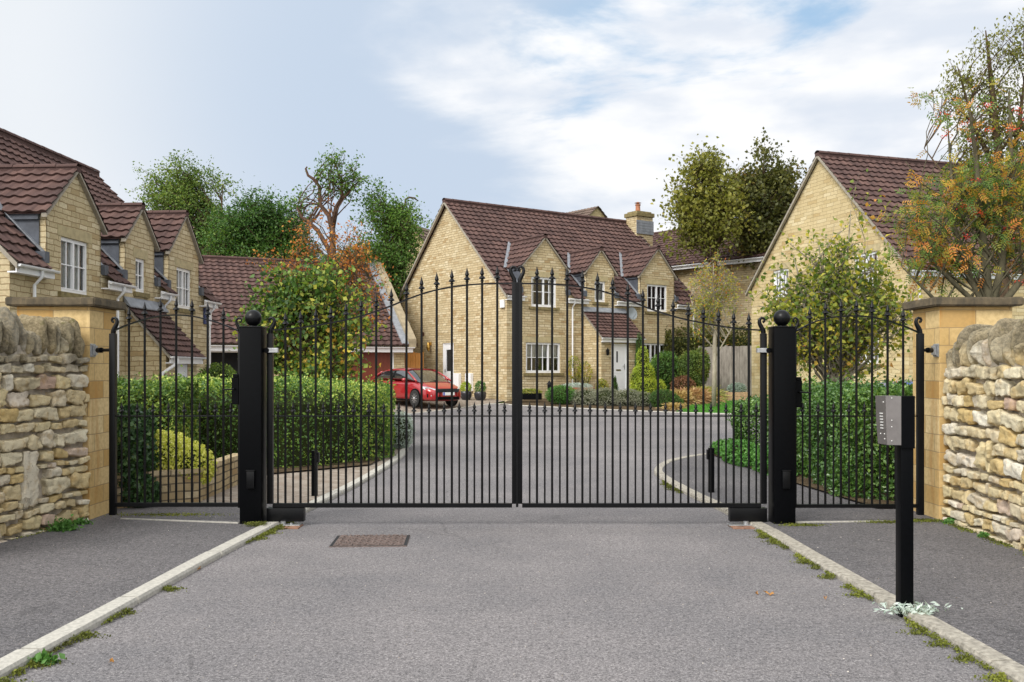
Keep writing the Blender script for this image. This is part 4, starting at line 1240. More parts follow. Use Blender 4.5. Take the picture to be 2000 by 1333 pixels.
def rubble_wall(name, label, p0, p1, sg, seed, ztop):
    """p0 at pillar, p1 towards the viewer; inner (road) face on this line; thickness outward by sg"""
    a = V(p0); b = V(p1); L = (b - a).length; d = (b - a) / L; out = V((sg, 0))
    out = (out - d * out.dot(d)).normalized()
    root = empty(name, (a.x, a.y, 0), 0, label, 'wall')
    rd = random.Random(seed); T = .42
    def W(u, o, z): return V((d.x * u + out.x * o, d.y * u + out.y * o, z))
    body = MB(); nu, nz = int(L / .05), 38; vs, fs = [], []
    for j in range(nz + 1):
        for i in range(nu + 1):
            u, z = L * i / nu, -.1 + (ztop - .1) * j / nz
            vs.append(W(u, .045 + .016 * noise.noise(V((u * 7, z * 7, seed))) + .008 * noise.noise(V((u * 25, z * 25, seed))), z))
    for j in range(nz):
        for i in range(nu):
            q = j * (nu + 1) + i; fs.append((q, q + 1, q + nu + 2, q + nu + 1))
    body.mesh(vs, fs)
    body.hexa([W(0, .05, -.1), W(L, .05, -.1), W(L, T, -.1), W(0, T, -.1), W(0, .05, ztop - .2), W(L, .05, ztop - .2), W(L, T, ztop - .2), W(0, T, ztop - .2)])
    body.build('mortar', M['mortar'], root, sm=True)
    st = MB(); z = .0; rows = 0
    bigs = [(L * .30 - .0, .28, .17, .50), (L * .62, .62, .2, .16)] if seed == 1 else [(L * .22, .62, .22, .26), (L * .5, .1, .3, .2), (L * .75, .75, .24, .2)]
    Mx = Matrix(((d.x, out.x, 0, 0), (d.y, out.y, 0, 0), (0, 0, 1, 0), (0, 0, 0, 1)))
    def put(u, z_, w_, h_):
        bm = stone_bm(w_ / 2 * 1.0, rd.uniform(.055, .08), h_ / 2 * 1.0, rd, cuts=8, rough=.30, p=rd.uniform(5, 12))
        ang = rd.gauss(0, .10)
        mt = Matrix.Translation(W(u + w_ / 2, .028 + rd.uniform(-.012, .012), z_ + h_ / 2)) @ Mx @ Matrix.Rotation(ang, 4, 'Y')
        st.addbm(bm, rd.random(), mt)
    for u, z_, w_, h_ in bigs: put(u, z_, w_, h_)
    while z < ztop - .32:
        h = rd.choice([.07, .09, .10, .115, .13, .15]) + rd.uniform(-.008, .008); u = rd.uniform(-.05, .0)
        while u < L - .03:
            w_ = h * rd.uniform(1.0, 2.3) + .03
            hh = h * rd.uniform(.72, 1.06)
            if rd.random() < .12: w_ = h * .8
            if not any(u + w_ > q[0] + .02 and u < q[0] + q[2] - .02 and z + h > q[1] + .02 and z < q[1] + q[3] - .02 for q in bigs):
                uu = max(u, .005)
                if u + w_ - uu > .04: put(uu + .007, z + rd.uniform(-.006, .006) + .006, (u + w_ - uu) - .018, hh - .016)
            else:
                w_ = .04
            u += w_
        z += h
    st.build('rubble_stones', M['rubble'], root, sm=30)
    cp = MB(); u = .0; i = 0
    while u < L:
        w_ = rd.uniform(.06, .115); hh = rd.uniform(.20, .34) + (.13 if i % 4 in (1, 2) else 0)
        drop = .10 * max(0, 1 - u / .25)
        bm = stone_bm(w_ / 2 * .93, T / 2 + .02 + rd.uniform(-.05, .02), hh / 2, rd, cuts=9, rough=.34, p=rd.uniform(2.2, 3.6))
        mt = Matrix.Translation(W(u + w_ / 2, T / 2 - .02, ztop - .30 + hh / 2 - drop)) @ Mx @ Matrix.Rotation(rd.gauss(0, .13), 4, 'Y')
        cp.addbm(bm, rd.random(), mt); u += w_ * 1.0; i += 1
    cp.build('coping_stones', M['rubble'], root, sm=32)
    return root
rubble_wall('rubble_wall', 'rough cream rubble stone wall at the left edge, ending at the left pillar', (-4.18, 9.05), (-4.62, 6.6), -1, 1, 1.93)
rubble_wall('rubble_wall', 'rough cream rubble stone wall at the right edge, ending at the right pillar', (4.262, 9.05), (4.10, 5.6), 1, 2, 1.83)
# ================================================================== houses
dM = (.826, .564)
MC = (-.211, 38.0, 0.0)
zeM, zrM = 4.78, 9.15
main, frm, gbm, slM = house('stone_house', 'honey stone house with three dormers and white front door behind the gate', MC, dM, 10.85, 9.63, zeM, zrM,
    [(.79, 3.05, 5.94, 7.15), (4.2, 5.80, 5.92, 6.85), (7.35, 9.5, 5.94, 7.15)],
    [dict(r=(1.24, 2.56, 4.21, 5.47), curtain='sides', lintel=True), dict(r=(4.67, 5.28, 4.55, 5.47), panels=1, cols=1, rows=1, curtain='full', lintel=True), dict(r=(7.78, 9.04, 4.25, 5.50), curtain='none', lintel=True),
     dict(r=(.96, 2.78, 1.42, 2.70), panels=3, curtain='blind', lintel=True), dict(r=(7.45, 9.2, 1.45, 2.78), panels=3, curtain='none', lintel=True)],
    [dict(r=(4.29, 5.3, .35, 2.78), door=1)], 'stone', seed=1, gaps_pipes=(3.38, 10.7))
main.name = 'stone_house'
# side door in the gable
def side_door(root, fn, u0, u1, z0, z1):
    mb = MB(); t = .07
    fbox(mb, fn, u0, u0 + t, .03, .11, z0, z1); fbox(mb, fn, u1 - t, u1, .03, .11, z0, z1); fbox(mb, fn, u0 + t, u1 - t, .03, .11, z1 - t, z1)
    a, b = u0 + t + .004, u1 - t - .004
    fbox(mb, fn, a, b, .045, .095, z0, z0 + 1.02); fbox(mb, fn, a, a + .2, .045, .095, z0 + 1.02, z1 - t - .004); fbox(mb, fn, b - .2, b, .045, .095, z0 + 1.02, z1 - t - .004); fbox(mb, fn, a + .2, b - .2, .045, .095, z1 - t - .24, z1 - t - .004)
    o = mb.build('side_door', M['white'], root)
    mb = MB(); fbox(mb, fn, a + .2, b - .2, .075, .08, z0 + 1.02, z1 - t - .24); mb.build('pane', plain('dark_pane', (.03, .03, .03), .1, .1, 3), o)
    mb = MB(); fbox(mb, fn, b - .14, b - .10, .015, .045, z0 + .95, z0 + 1.12); mb.tube([fn(b - .12, .02, z0 + 1.04), fn(b - .24, .0, z0 + 1.04)], .01, 6); mb.build('handle', M['galv'], o)
    mb = MB(); fbox(mb, fn, u0 - .02, u1 + .02, -.05, .1, z0 - .12, z0 - .002); mb.build('step', M['kerb_old'], o)
side_door(main, gbm, 4.29, 5.3, .47, 2.78)
# porch
def porch(root, fn, u0, u1, q, zt, ze, stone, z0, door, pipe_side=None, lead=True, seed=3, door_mat='white', slot=True):
    """lean-to porch projecting q from the facade"""
    wm = MB(); pr_ = empty('porch', (0, 0, 0)); pr_.parent = root
    d0, d1, dz1 = door
    ff = lambda u, w, z: fn(u, w - q, z)
    wall(wm, ff, [(u0, z0), (u1, z0), (u1, ze - .1), (u0, ze - .1)], [(d0, d1, z0 + .0001, dz1)], .12)
    k = (zt - ze) / q
    for u in (u0, u1):
        wm.face([fn(u, -q, z0), fn(u, -.004, z0), fn(u, -.004, zt - .1), fn(u, -q, ze - .1)])
    wm.build('porch_wall', M[stone], pr_)
    a = fn(u0 - .12, -q - .18, ze - .18 * k + .02); b = fn(u0 - .12, -.005, zt + .02); dd = b - a; ln = dd.length; dd /= ln
    ud = (fn(1, 0, 0) - fn(0, 0, 0)).normalized(); nr = ud.cross(dd).normalized()
    if nr.z < 0: nr = -nr
    mb = MB(); roof_tiles(mb, a, ud, dd, nr, u1 - u0 + .24, ln, ex=.2, tw=.2, seed=seed, amp=.012)
    mb.face([a, a + ud * (u1 - u0 + .24), b + ud * (u1 - u0 + .24), b], .2); mb.build('porch_roof', M['tile'], pr_)
    for u in (u0 - .11, u1 + .05):
        mb = MB(); p = fn(u, -q - .16, ze - .16 * k - .06); r_ = fn(u, -.005, zt - .06)
        mb.prism([p, r_, r_ + V((0, 0, .09)), p + V((0, 0, .09))], ud * .05)
        mb.build('verge', M['verge'], pr_)
    mb = MB(); p = fn(u0 - .14, -.02, zt + .19); r_ = fn(u0 - .14, -.2, zt - .2 * k + .17)
    m2 = fn(u0 - .14, -.03, zt + .02)
    mb.prism([p, r_, r_ + V((0, 0, -.03)), m2], ud * (u1 - u0 + .3)); mb.build('flashing', M['flash'], pr_)
    mb = MB(); fbox(mb, fn, u0 - .08, u1 + .08, -q - .15, -q - .125, ze - .33, ze - .12); fbox(mb, fn, u0 - .04, u1 + .04, -q - .12, -q - .004, ze - .33, ze - .3); mb.build('fascia', M['white'], pr_)
    mb = MB(); gutter(mb, lambda u, w, z: fn(u, w - q, z), u0 - .12, u1 + .14, ze - .15, .2, .05); mb.build('gutter', M['white'], pr_)
    mb = MB(); t = .06; F_ = ff
    fbox(mb, F_, d0, d0 + t, .03, .11, z0 + .3, dz1); fbox(mb, F_, d1 - t, d1, .03, .11, z0 + .3, dz1); fbox(mb, F_, d0 + t, d1 - t, .03, .11, dz1 - t, dz1)
    fbox(mb, F_, d0 + t + .003, d1 - t - .003, .05, .09, z0 + .3, dz1 - t - .003)
    do = mb.build('front_door', M[door_mat], pr_)
    if slot:
        mb = MB(); c = (d0 + d1) / 2; fbox(mb, F_, c - .13, c - .05, .042, .052, dz1 - .80, dz1 - .32); mb.build('door_pane', M['dark'], do)
        mb = MB(); fbox(mb, F_, c - .15, c + .12, .040, .052, dz1 - 1.16, dz1 - 1.1); mb.build('letter_plate', M['gold_brass'], do)
        mb = MB(); fbox(mb, F_, d1 - .15, d1 - .12, .03, .052, dz1 - 1.1, dz1 - .86); mb.tube([F_(d1 - .135, .02, dz1 - .95), F_(d1 - .25, .02, dz1 - .95)], .01, 6); mb.build('handle', M['galv'], do)
        # raised mouldings
        mb = MB()
        for za, zb in ((dz1 - 1.85, dz1 - 1.25), (dz1 - .98, dz1 - .22)):
            for (ua, ub, zc_, zd) in ((d0 + .17, d1 - .17, za, za + .015), (d0 + .17, d1 - .17, zb - .015, zb), (d0 + .17, d0 + .185, za + .015, zb - .015), (d1 - .185, d1 - .17, za + .015, zb - .015)):
                if za > dz1 - 1.2: continue
                fbox(mb, F_, ua, ub, .046, .05, zc_, zd)
        mb.build('moulding', M['white'], do)
    return pr_
po = porch(main, frm, 4.05, 6.26, 1.2, 4.12, 3.06, 'stone', .2, (4.6, 5.52, 2.67))
mb = MB(); mb.tube([(6.2, -1.42, 2.88), (6.2, -1.42, 2.8), (6.2, -1.25, 2.65), (6.2, -1.25, .4)], .033, 8); mb.build('downpipe', M['white'], po, sm=40)
mb = MB(); mb.obox((4.33, -1.24, 2.38), (.04, 0, 0), (0, .035, 0), (0, 0, .01)); mb.lathe([(.02, 2.16), (.06, 2.2), (.07, 2.36), (.085, 2.38), (.03, 2.46), (.008, 2.5)], (4.33, -1.29, 0), 8); mb.build('wall_lantern', M['black'], po, sm=False)
# dish, alarm box, meter boxes, vents, lamp
mb = MB(); mb.lathe([(.02, -.06), (.16, -.03), (.27, .02), (.285, .025), (.16, -.02), (.02, -.05)], (6.55, -.35, 4.08), 20, Matrix.Rotation(R(80), 3, 'X') @ Matrix.Rotation(R(0), 3, 'Z'))
mb.tube([(6.55, -.02, 3.85), (6.55, -.3, 4.0)], .02, 6); mb.tube([(6.55, -.35, 3.85), (6.55, -.62, 4.05)], .012, 6); mb.build('satellite_dish', M['dish'], main, sm=40)
mb = MB(); mb.bbox(-.09, -.003, .12, .40, 4.12, 4.45, .015); mb.build('alarm_box', M['white'], main)
for y0_, y1_ in ((3.62, 4.22), (2.6, 3.06)):
    mb = MB(); mb.bbox(-.16, -.004, y0_, y1_, .62 if y0_ < 3 else .70, 1.40, .02); o = mb.build('meter_box', M['white'], main)
for y_, z_, r_ in ((7.1, 3.25, .09), (7.75, 2.75, .08), (7.05, 2.9, 0)):
    if r_: mb = MB(); mb.bbox(-.02, -.003, y_ - r_, y_ + r_, z_ - r_, z_ + r_, .004); mb.build('air_vent', plain('brown_vent', (.09, .035, .02), .7), main)
mb = MB(); mb.lathe([(.02, 2.42), (.07, 2.48), (.09, 2.62), (.06, 2.78), (.02, 2.84)], (-.16, 6.35, 0), 10); mb.bbox(-.1, -.004, 6.3, 6.4, 2.7, 2.85, .01); mb.build('brass_lamp', M['brass'], main, sm=40)
# chimney
mb = MB(); cx_ = 11.2; cy_ = 4.3
mb.box(cx_ - .55, cx_ + .55, cy_ - .42, cy_ + .42, 7.6, 9.62); ch = mb.build('chimney', M['stone'], main)
mb = MB(); mb.bbox(cx_ - .62, cx_ + .62, cy_ - .49, cy_ + .49, 9.45, 9.66, .02); mb.bbox(cx_ - .5, cx_ + .5, cy_ - .38, cy_ + .38, 9.662, 9.74, .02); mb.build('chimney_cap', M['sill'], ch)
mb = MB(); mb.lathe([(.15, 9.74), (.13, 9.8), (.115, 10.05), (.14, 10.08), (.14, 10.14), (.08, 10.15), (.08, 10.2), (.18, 10.21), (.02, 10.27)], (cx_ - .1, cy_, 0), 16); mb.build('chimney_pot', M['terracotta'], ch, sm=40)
mb = MB(); 
for k in range(5): mb.box(cx_ - .58, cx_ + .58, cy_ - .46, cy_ - .421, 8.55 + k * .14 - .12 * 0, 8.68 + k * .14)
mb.build('chimney_flashing', M['flash'], ch)

# left house
dL = V((.055, 1)).normalized()
Yn = 18.5; LC = (-11.1 + .055 * Yn, Yn, 0.0)
uL = lambda Y: (Y - Yn) / dL.y
lh, frl, gbl, slL = house('stone_house', 'pale stone house on the left with three tall dormers over the left wall', LC, dL, 10.6, 7.6, 3.83, 7.72,
    [(uL(19.8), uL(22.15), 4.95, 6.05), (uL(23.36), uL(25.05), 4.93, 5.76), (uL(25.95), uL(28.1), 4.95, 6.05)],
    [dict(r=(uL(20.39), uL(21.58), 3.26, 4.49), curtain='full', lintel=True), dict(r=(uL(23.95), uL(24.52), 3.56, 4.45), panels=1, cols=2, curtain='full', lintel=True), dict(r=(uL(26.5), uL(27.56), 3.32, 4.50), curtain='full', lintel=True)],
    [], 'stone_left', seed=11, gaps_pipes=(uL(19.25), uL(22.85), uL(25.55), uL(28.8)), ov=.15)
porch(lh, frl, uL(23.4), uL(25.35), 1.05, 3.2, 2.02, 'stone_left', -.6, (uL(23.4) + .55, uL(23.4) + 1.4, 1.86), seed=8, slot=False)
mb = MB(); ua_ = uL(23.4); mb.tube([(ua_ + .1, -1.3, 1.82), (ua_ + .1, -1.3, 1.7), (ua_ - .06, -1.0, 1.45), (ua_ - .06, -.95, 1.3), (ua_ - .06, -.95, -.5)], .04, 8); mb.build('porch_downpipe', M['white'], lh, sm=40)
mb = MB(); mb.bbox(uL(28.45), uL(28.7), -.05, -.003, 2.95, 3.45, .01); mb.build('wall_box', M['blue_board'], lh)
mb = MB(); mb.bbox(uL(28.71), uL(28.95), -.08, -.003, 2.95, 3.45, .01); mb.build('wall_box', M['white'], lh)
# lean-to on its near gable
mb = MB(); mb.prism([(0, .6, -.6), (0, 6.5, -.6), (0, 6.5, 4.2), (0, 3.4, 5.2), (0, .6, 2.38)], (-1.6, 0, 0)); mb.build('side_extension_wall', M['stone_left'], lh)
mb = MB(); a = V((-1.75, .35, 2.18)); d = V((0, 3.05, 3.05)); ln = d.length; d /= ln
roof_tiles(mb, a, (1, 0, 0), d, (0, -d.z, d.y), 1.7, ln, seed=2); mb.build('side_extension_roof', M['tile'], lh)
mb = MB(); mb.prism([a - V((0, 0, .12)), a + d * ln - V((0, 0, .12)), a + d * ln + V((0, 0, .04)), a + V((0, 0, .04))], (.06, 0, 0)); mb.build('bargeboard', M['flash'], lh)

# right house
dR = V((.95, .311)).normalized()
RC = (12.93, 30.0, 0.0)
rh, frr, gbr, slR = house('stone_house', 'large plain honey stone house on the right with steep gable facing the gate', RC, dR, 15, 9.19, 4.95, 9.5,
    [], [dict(r=(9, 10.3, 3.2, 4.4))],
    [dict(r=(6.6, 7.65, 4.35, 5.55), curtain='none'), dict(r=(1.5, 2.72, 4.4, 5.6), curtain='sides'), dict(r=(1.45, 2.8, 1.75, 2.85), curtain='none')], 'stone_right', seed=21, ov=.16, gaps_pipes=(.35,))
mb = MB(); mb.bbox(1.5, 2.8, 9.25, 10.6, 2.55, 2.78, .02); mb.build('rear_porch_fascia', M['white'], rh)
mb = MB(); mb.box(1.6, 1.75, 9.3, 10.4, -.5, 2.548); mb.build('rear_porch_wall', M['stone_right'], rh)

# garage block
k_ = 1.06
GA = V((-4.43, 38)) * k_; dG = V((.916, .402)).normalized(); GL = 11.0; GO = GA - dG * GL
zeG = H + 1.16 * k_; zrG = H + 4.85 * k_
garage = empty('garage_block', (GO.x, GO.y, 0), math.atan2(dG.y, dG.x), 'long low garage with brown tiled roof behind the red car', 'garage')
wm = MB(); fr0 = lambda u, w, z: V((u, w, z)); WG = 11.0
dr = [(GL - 3.05, GL - .48, .1, 2.30), (GL - 8.75, GL - 6.25, -.3, 2.25)]
wall(wm, fr0, [(0, -.8), (GL, -.8), (GL, zeG), (0, zeG)], dr, .25)
wm.face([(GL, 0, -.8), (GL, WG, -.8), (GL, WG, zeG), (GL, WG / 2, zrG), (GL, 0, zeG)]); wm.build('wall', M['stone'], garage)
slg = (zrG - zeG) / (WG / 2)
mb, a, d, nn, ln = slope_roof(garage, GL + .1, -.3, zeG - .3 * slg + .08, WG / 2, zrG, x0=0, seed=31)
mb.face([a, a + V((GL + .1, 0, 0)), a + V((GL + .1, 0, 0)) + d * ln, a + d * ln], .2)
mb.face([(0, WG / 2, zrG), (GL, WG / 2, zrG), (GL, WG, zeG), (0, WG, zeG)], .3)
ridge(mb, (0, WG / 2, zrG + .1), (GL + .1, WG / 2, zrG + .1)); mb.build('roof', M['tile'], garage)
mb = MB(); p = V((GL + .1, -.3, zeG - .3 * slg)); q = V((GL + .1, WG / 2, zrG))
mb.prism([p, q, q + V((0, 0, .38)), p + V((0, 0, .38))], (.34, 0, 0)); mb.build('parapet', M['parapet'], garage)
mb = MB(); mb.prism([p + V((-.3, 0, .1)), q + V((-.3, 0, .1)), q + V((-.3, 0, .2)), p + V((-.3, 0, .2))], (.3, 0, 0)); mb.build('flashing', M['flash'], garage)
mb = MB(); mb.box(.1, GL + .3, -.28, -.25, zeG - .42, zeG - .2); mb.box(.1, GL + .3, -.25, -.004, zeG - .42, zeG - .39); mb.build('fascia', M['white'], garage)
mb = MB(); gutter(mb, fr0, .0, GL + .35, zeG - .2, .34); mb.build('gutter', M['white'], garage)
for i, (a0, a1, b0, b1) in enumerate(dr):
    mb = MB(); fbox(mb, fr0, a0 - .1, a1 + .1, -.03, .1, b1 + .003, b1 + .14); fbox(mb, fr0, a0, a0 + .08, .02, .15, b0, b1); fbox(mb, fr0, a1 - .08, a1, .02, .15, b0, b1)
    fo = mb.build('door_frame', M['white'], garage)
    mb = MB()
    if i == 0:
        kk = 14
        for j in range(kk):
            ua = a0 + .085 + (a1 - a0 - .17) * j / kk; ub = a0 + .085 + (a1 - a0 - .17) * (j + 1) / kk
            fbox(mb, fr0, ua + .004, ub - .004, .13, .17, b0, b1); fbox(mb, fr0, ua - .004, ua + .004, .145, .17, b0, b1)
        mb.build('garage_door', M['brown_door'], garage)
    else:
        mb.hexa([(a0 + .09, .6, b0), (a1 - .09, .6, b0), (a1 - .09, .7, b0), (a0 + .09, .7, b0), (a0 + .09, .6, b1), (a1 - .09, .6, b1), (a1 - .09, .7, b1), (a0 + .09, .7, b1)]); mb.build('garage_shade_panel', M['dark'], garage)  # near-black slab in place of the garage's shaded depth

# house behind, between the two
dB = V((.673, -.739)).normalized()
o_ = V((8.19, 48.5)) - dB * 4.5
bh = empty('stone_house', (o_.x, o_.y, 0), math.atan2(dB.y, dB.x), 'stone house with brown roof seen behind the maples right of the chimney', 'house')
mb = MB(); mb.box(0, 12, 0, 8, 0, 7.0); mb.prism([(0, 0, 7), (0, 8, 7), (0, 4, 9.3)], (12, 0, 0)); mb.build('wall', M['stone'], bh)
mb, a, d, nn, ln = slope_roof(bh, 12.4, -.4, 6.95, 4, 9.5, x0=-.2, seed=5); mb.face([(-.2, -.4, 6.9), (12.2, -.4, 6.9), (12.2, 4, 9.45), (-.2, 4, 9.45)], .3); mb.face([(-.2, 4, 9.45), (12.2, 4, 9.45), (12.2, 8.4, 6.9), (-.2, 8.4, 6.9)], .3); ridge(mb, (-.2, 4, 9.6), (12.2, 4, 9.6)); mb.build('roof', M['tile'], bh)
mb = MB(); mb.box(-.1, 12.1, -.43, -.4, 6.72, 6.93); mb.build('fascia', M['white'], bh)
mb = MB(); gutter(mb, fr0, -.1, 12.1, 6.9, .5); mb.build('gutter', M['white'], bh)

def far_house(name, label, px, py_apex, Y, wpx, hpx, lenm, ang, stone, tilem, z0=0, ry=0):
    """gable facing local -y at distance Y; apex pixel, half width px, apex-to-eaves px"""
    c = P(px, py_apex, Y); s_ = Y / F; hw = wpx * s_; hh = hpx * s_
    root = empty(name, (c.x, c.y, 0), ang, label, 'house')
    mb = MB(); mb.prism([(-hw, 0, z0), (hw, 0, z0), (hw, 0, c.z - hh), (0, 0, c.z), (-hw, 0, c.z - hh)], (0, lenm, 0)); mb.build('wall', M[stone], root)
    mb = MB()
    for s in (1, -1):
        a = V((-s * (hw + .2), -.2, c.z - hh - .15)); v = V((0, -.2, c.z + .05)) - a; l = v.length; v /= l
        roof_tiles(mb, a, (0, 1, 0), v, V((-v.z * s, 0, abs(v.x))).normalized(), lenm + .4, l, ex=.4, tw=.4)
        mb.face([a, a + v * l, a + v * l + V((0, lenm + .4, 0)), a + V((0, lenm + .4, 0))], .3)
    mb.build('roof', M[tilem], root)
    return root
fh = far_house('distant_house', 'stone gable of a distant house rising behind the main roof ridge', 1166, 405, 78, 34, 28, 12, R(38), 'stone_far', 'tile_far')
far_house('distant_house', 'pale distant gable half hidden left of the stone house', 800, 440, 66, 44, 44, 8, R(-25), 'stone_far', 'tile_far')
# long distant roof behind the left trees
c0 = P(250, 405, 75); root = empty('distant_house', (c0.x, c0.y, 0), R(4), 'long grey brown roof of a distant house behind the left trees', 'house')
mb = MB(); mb.box(0, 14, 0, 8, 0, 12.0); mb.build('wall', M['stone_far'], root)
mb, a, d, nn, ln = slope_roof(root, 14.6, -.4, 11.6, 4, 14.8, x0=-.3, ex=.4, tw=.4); mb.face([(-.3, -.4, 11.5), (14.3, -.4, 11.5), (14.3, 4, 14.7), (-.3, 4, 14.7)], .3); mb.build('roof', M['tile_far'], root)

# ================================================================== fences
def board_fence(name, label, p0, p1, ztop, mat, cat='fence', post_=True):
    a = V(p0); b = V(p1); L = (b - a).length; d = (b - a) / L
    root = empty(name, (a.x, a.y, G(*p0)), math.atan2(d.y, d.x), label, cat); rd = random.Random(3)
    mb = MB(); nb = int(L / .13)
    for i in range(nb):
        dz = rd.uniform(-.015, .015); mb.box(i * L / nb + .004, (i + 1) * L / nb - .004, rd.uniform(-.004, .004), .022, .03, ztop + dz, rd.random())
    mb.build('boards', M[mat], root)
    for x in (0, L / 2, L):
        mb = MB(); mb.bbox(x - .05, x + .05, .03, .13, -.1, ztop + .05, .006); mb.build('post', M[mat], root)
    mb = MB()
    for z in (.4, ztop * .8): mb.box(0, L, .0225, .06, z, z + .08)
    mb.build('rail', M[mat], root)
board_fence('board_fence', 'weathered grey vertical board fence behind the slim tree trunk', (8.35, 41.2), (10.25, 39.2), 2.15, 'grey_timber')
board_fence('timber_gate', 'orange brown timber side gate between garage and stone house', (-4.75, 40.95), (-4.0, 41.5), 1.9, 'timber', 'gate')

# ================================================================== cars
def car(name, label, loc, rz, paint, group=None):
    root = empty(name, loc, rz, label, 'car', group)
    pm, nt_, b_ = newmat(name + '_paint'); nn_ = N(nt_)
    nn_.l(nn_.ramp(nn_.noise(nn_.obj(), 2, 3), [(.3, tuple(c * .92 for c in paint)), (.7, paint)]), b_.inputs[0])
    b_.inputs['Roughness'].default_value = .3; b_.inputs['Metallic'].default_value = .15; b_.inputs['Coat Weight'].default_value = 1; b_.inputs['Coat Roughness'].default_value = .05
    def loft(st, ring, mat, nm, sub=2, par=root):
        vs, fs = [], []; k = len(ring(*st[0][1:]))
        for s in st:
            for (y, z) in ring(*s[1:]): vs.append((s[0], y, z))
        for i in range(len(st) - 1):
            for j in range(k):
                j2 = (j + 1) % k; fs.append((i * k + j, i * k + j2, (i + 1) * k + j2, (i + 1) * k + j))
        fs.append(tuple(range(k))); fs.append(tuple(range((len(st) - 1) * k, len(st) * k))[::-1])
        m = MB(); m.mesh(vs, fs); o = m.build(nm, mat, par, sm=True)
        sb = o.modifiers.new('sub', 'SUBSURF'); sb.levels = sub; sb.render_levels = sub
        return o
    def ring(w, zb, zt):
        h = zt - zb
        half = [(w * .80, zb), (w * .97, zb + h * .12), (w, zb + h * .38), (w * .985, zb + h * .66), (w * .955, zb + h * .84), (w * .86, zt - .015), (w * .45, zt + .01)]
        return half + [(-y, z) for y, z in half[::-1]]
    body = loft([(-2.24, .62, .45, .80), (-2.2, .74, .34, .92), (-2.05, .82, .25, .99), (-1.6, .875, .2, 1.03), (-.8, .885, .18, 1.00), (0, .885, .18, .97), (.75, .885, .18, .97), (1.15, .885, .19, .96), (1.5, .87, .2, .90), (1.85, .83, .2, .80), (2.08, .74, .21, .70), (2.2, .58, .25, .62), (2.24, .42, .3, .58)], ring, pm, 'body')
    def cring(wb, wt, zb, zt):
        h = zt - zb
        half = [(wb, zb), (wb * .55 + wt * .45, zb + h * .5), (wt, zb + h * .88), (wt * .72, zt), (wt * .3, zt + .012)]
        return half + [(-y, z) for y, z in half[::-1]]
    gm = plain('car_glass', (.012, .016, .018), .05, .1, 3, spec=.8, coat=1)
    st_ = [(-2.13, .70, .60, .95, .985), (-2.0, .76, .62, .95, 1.14), (-1.78, .80, .64, .95, 1.30), (-1.3, .82, .66, .95, 1.41), (-.6, .83, .67, .94, 1.455), (.1, .83, .67, .93, 1.45), (.42, .83, .66, .93, 1.39), (.85, .82, .62, .93, 1.20), (1.25, .79, .6, .92, 1.00), (1.4, .76, .58, .9, .93)]
    loft(st_, cring, gm, 'cabin_glass')
    def rring(wt, zt, th):
        half = [(wt + .012, zt - .14 * th), (wt * .93, zt - .035 * th), (wt * .7, zt + .012), (wt * .3, zt + .028)]
        return half + [(-y, z) for y, z in half[::-1]]
    loft([(-2.02, .60, 1.16, .8), (-1.78, .645, 1.305, 1), (-1.3, .668, 1.415, 1), (-.6, .678, 1.46, 1), (.1, .676, 1.455, 1), (.36, .672, 1.415, 1)], rring, pm, 'roof')
    for s in (-1, 1):
        mb = MB(); mb.tube([(.30, s * .655, 1.40), (.62, s * .70, 1.28), (.95, s * .755, 1.13), (1.3, s * .80, .96)], [.03, .032, .035, .04], 8); mb.build('front_pillar', pm, root, sm=True)
        mb = MB(); mb.tube([(-1.35, s * .70, 1.33), (-1.75, s * .74, 1.16), (-1.98, s * .79, 1.0)], [.03, .045, .07], 8); mb.build('rear_pillar', pm, root, sm=True)
        mb = MB(); mb.tube([(-.38, s * .70, 1.36), (-.40, s * .79, 1.15), (-.42, s * .845, .97)], .025, 6); mb.build('door_pillar', M['black'], root)
        m2 = MB(); m2.sphere((.72, s * .98, 1.02), .10, 12, 8, sz=.7); m2.tube([(.74, s * .86, .97), (.72, s * .93, 1.0)], .025, 6); m2.build('mirror', pm, root, sm=True)
        m2 = MB(); m2.bar((-.12, s * .893, .84), (.08, s * .893, .845), .03, .025); m2.build('door_handle', pm, root)
        # shut lines
        m2 = MB()
        for x in (-.42, .62): m2.bar((x, s * .884, .32), (x - .02, s * .872, .93), .012, .01, up=(1, 0, 0))
        m2.bar((-1.3, s * .895, .26), (1.0, s * .895, .26), .02, .07); m2.build('door_line', M['black_matt'], root)
        # lights
        m2 = MB(); m2.mesh([(2.12, s * .50, .60), (2.02, s * .62, .585), (1.72, s * .835, .68), (1.66, s * .835, .76), (1.95, s * .72, .735), (2.13, s * .48, .655)], [(0, 1, 2, 3, 4, 5)])
        m2.v = [(x + .03, y + s * .03, z + .02) for x, y, z in m2.v]; m2.prism([V(v) for v in m2.v], (-.1, -s * .05, -.02)); m2.build('headlight', plain('headlight_lens', (.62, .66, .7), .08, .1, 20, coat=1), root)
        m2 = MB(); m2.bbox(-2.17, -1.9, s * .68 - .08, s * .68 + .08, .74, .98, .02); m2.build('tail_light', plain('tail_lens', (.3, .01, .01), .15, .1, 5), root)
        m2 = MB(); m2.prism([(2.1, s * .52, .36), (1.93, s * .76, .37), (1.93, s * .76, .49), (2.14, s * .5, .45)], (.06, s * .03, 0)); fo = m2.build('fog_light_surround', M['black'], root)
        m2 = MB(); m2.sphere((2.10, s * .66, .42), .035, 8, 6); m2.build('fog_light', M['galv'], fo)
    m2 = MB(); m2.prism([(2.235, -.46, .55), (2.235, .46, .55), (2.19, .53, .66), (2.13, .45, .69), (2.13, -.45, .69), (2.19, -.53, .66)], (.03, 0, 0)); m2.build('grille', M['black'], root)
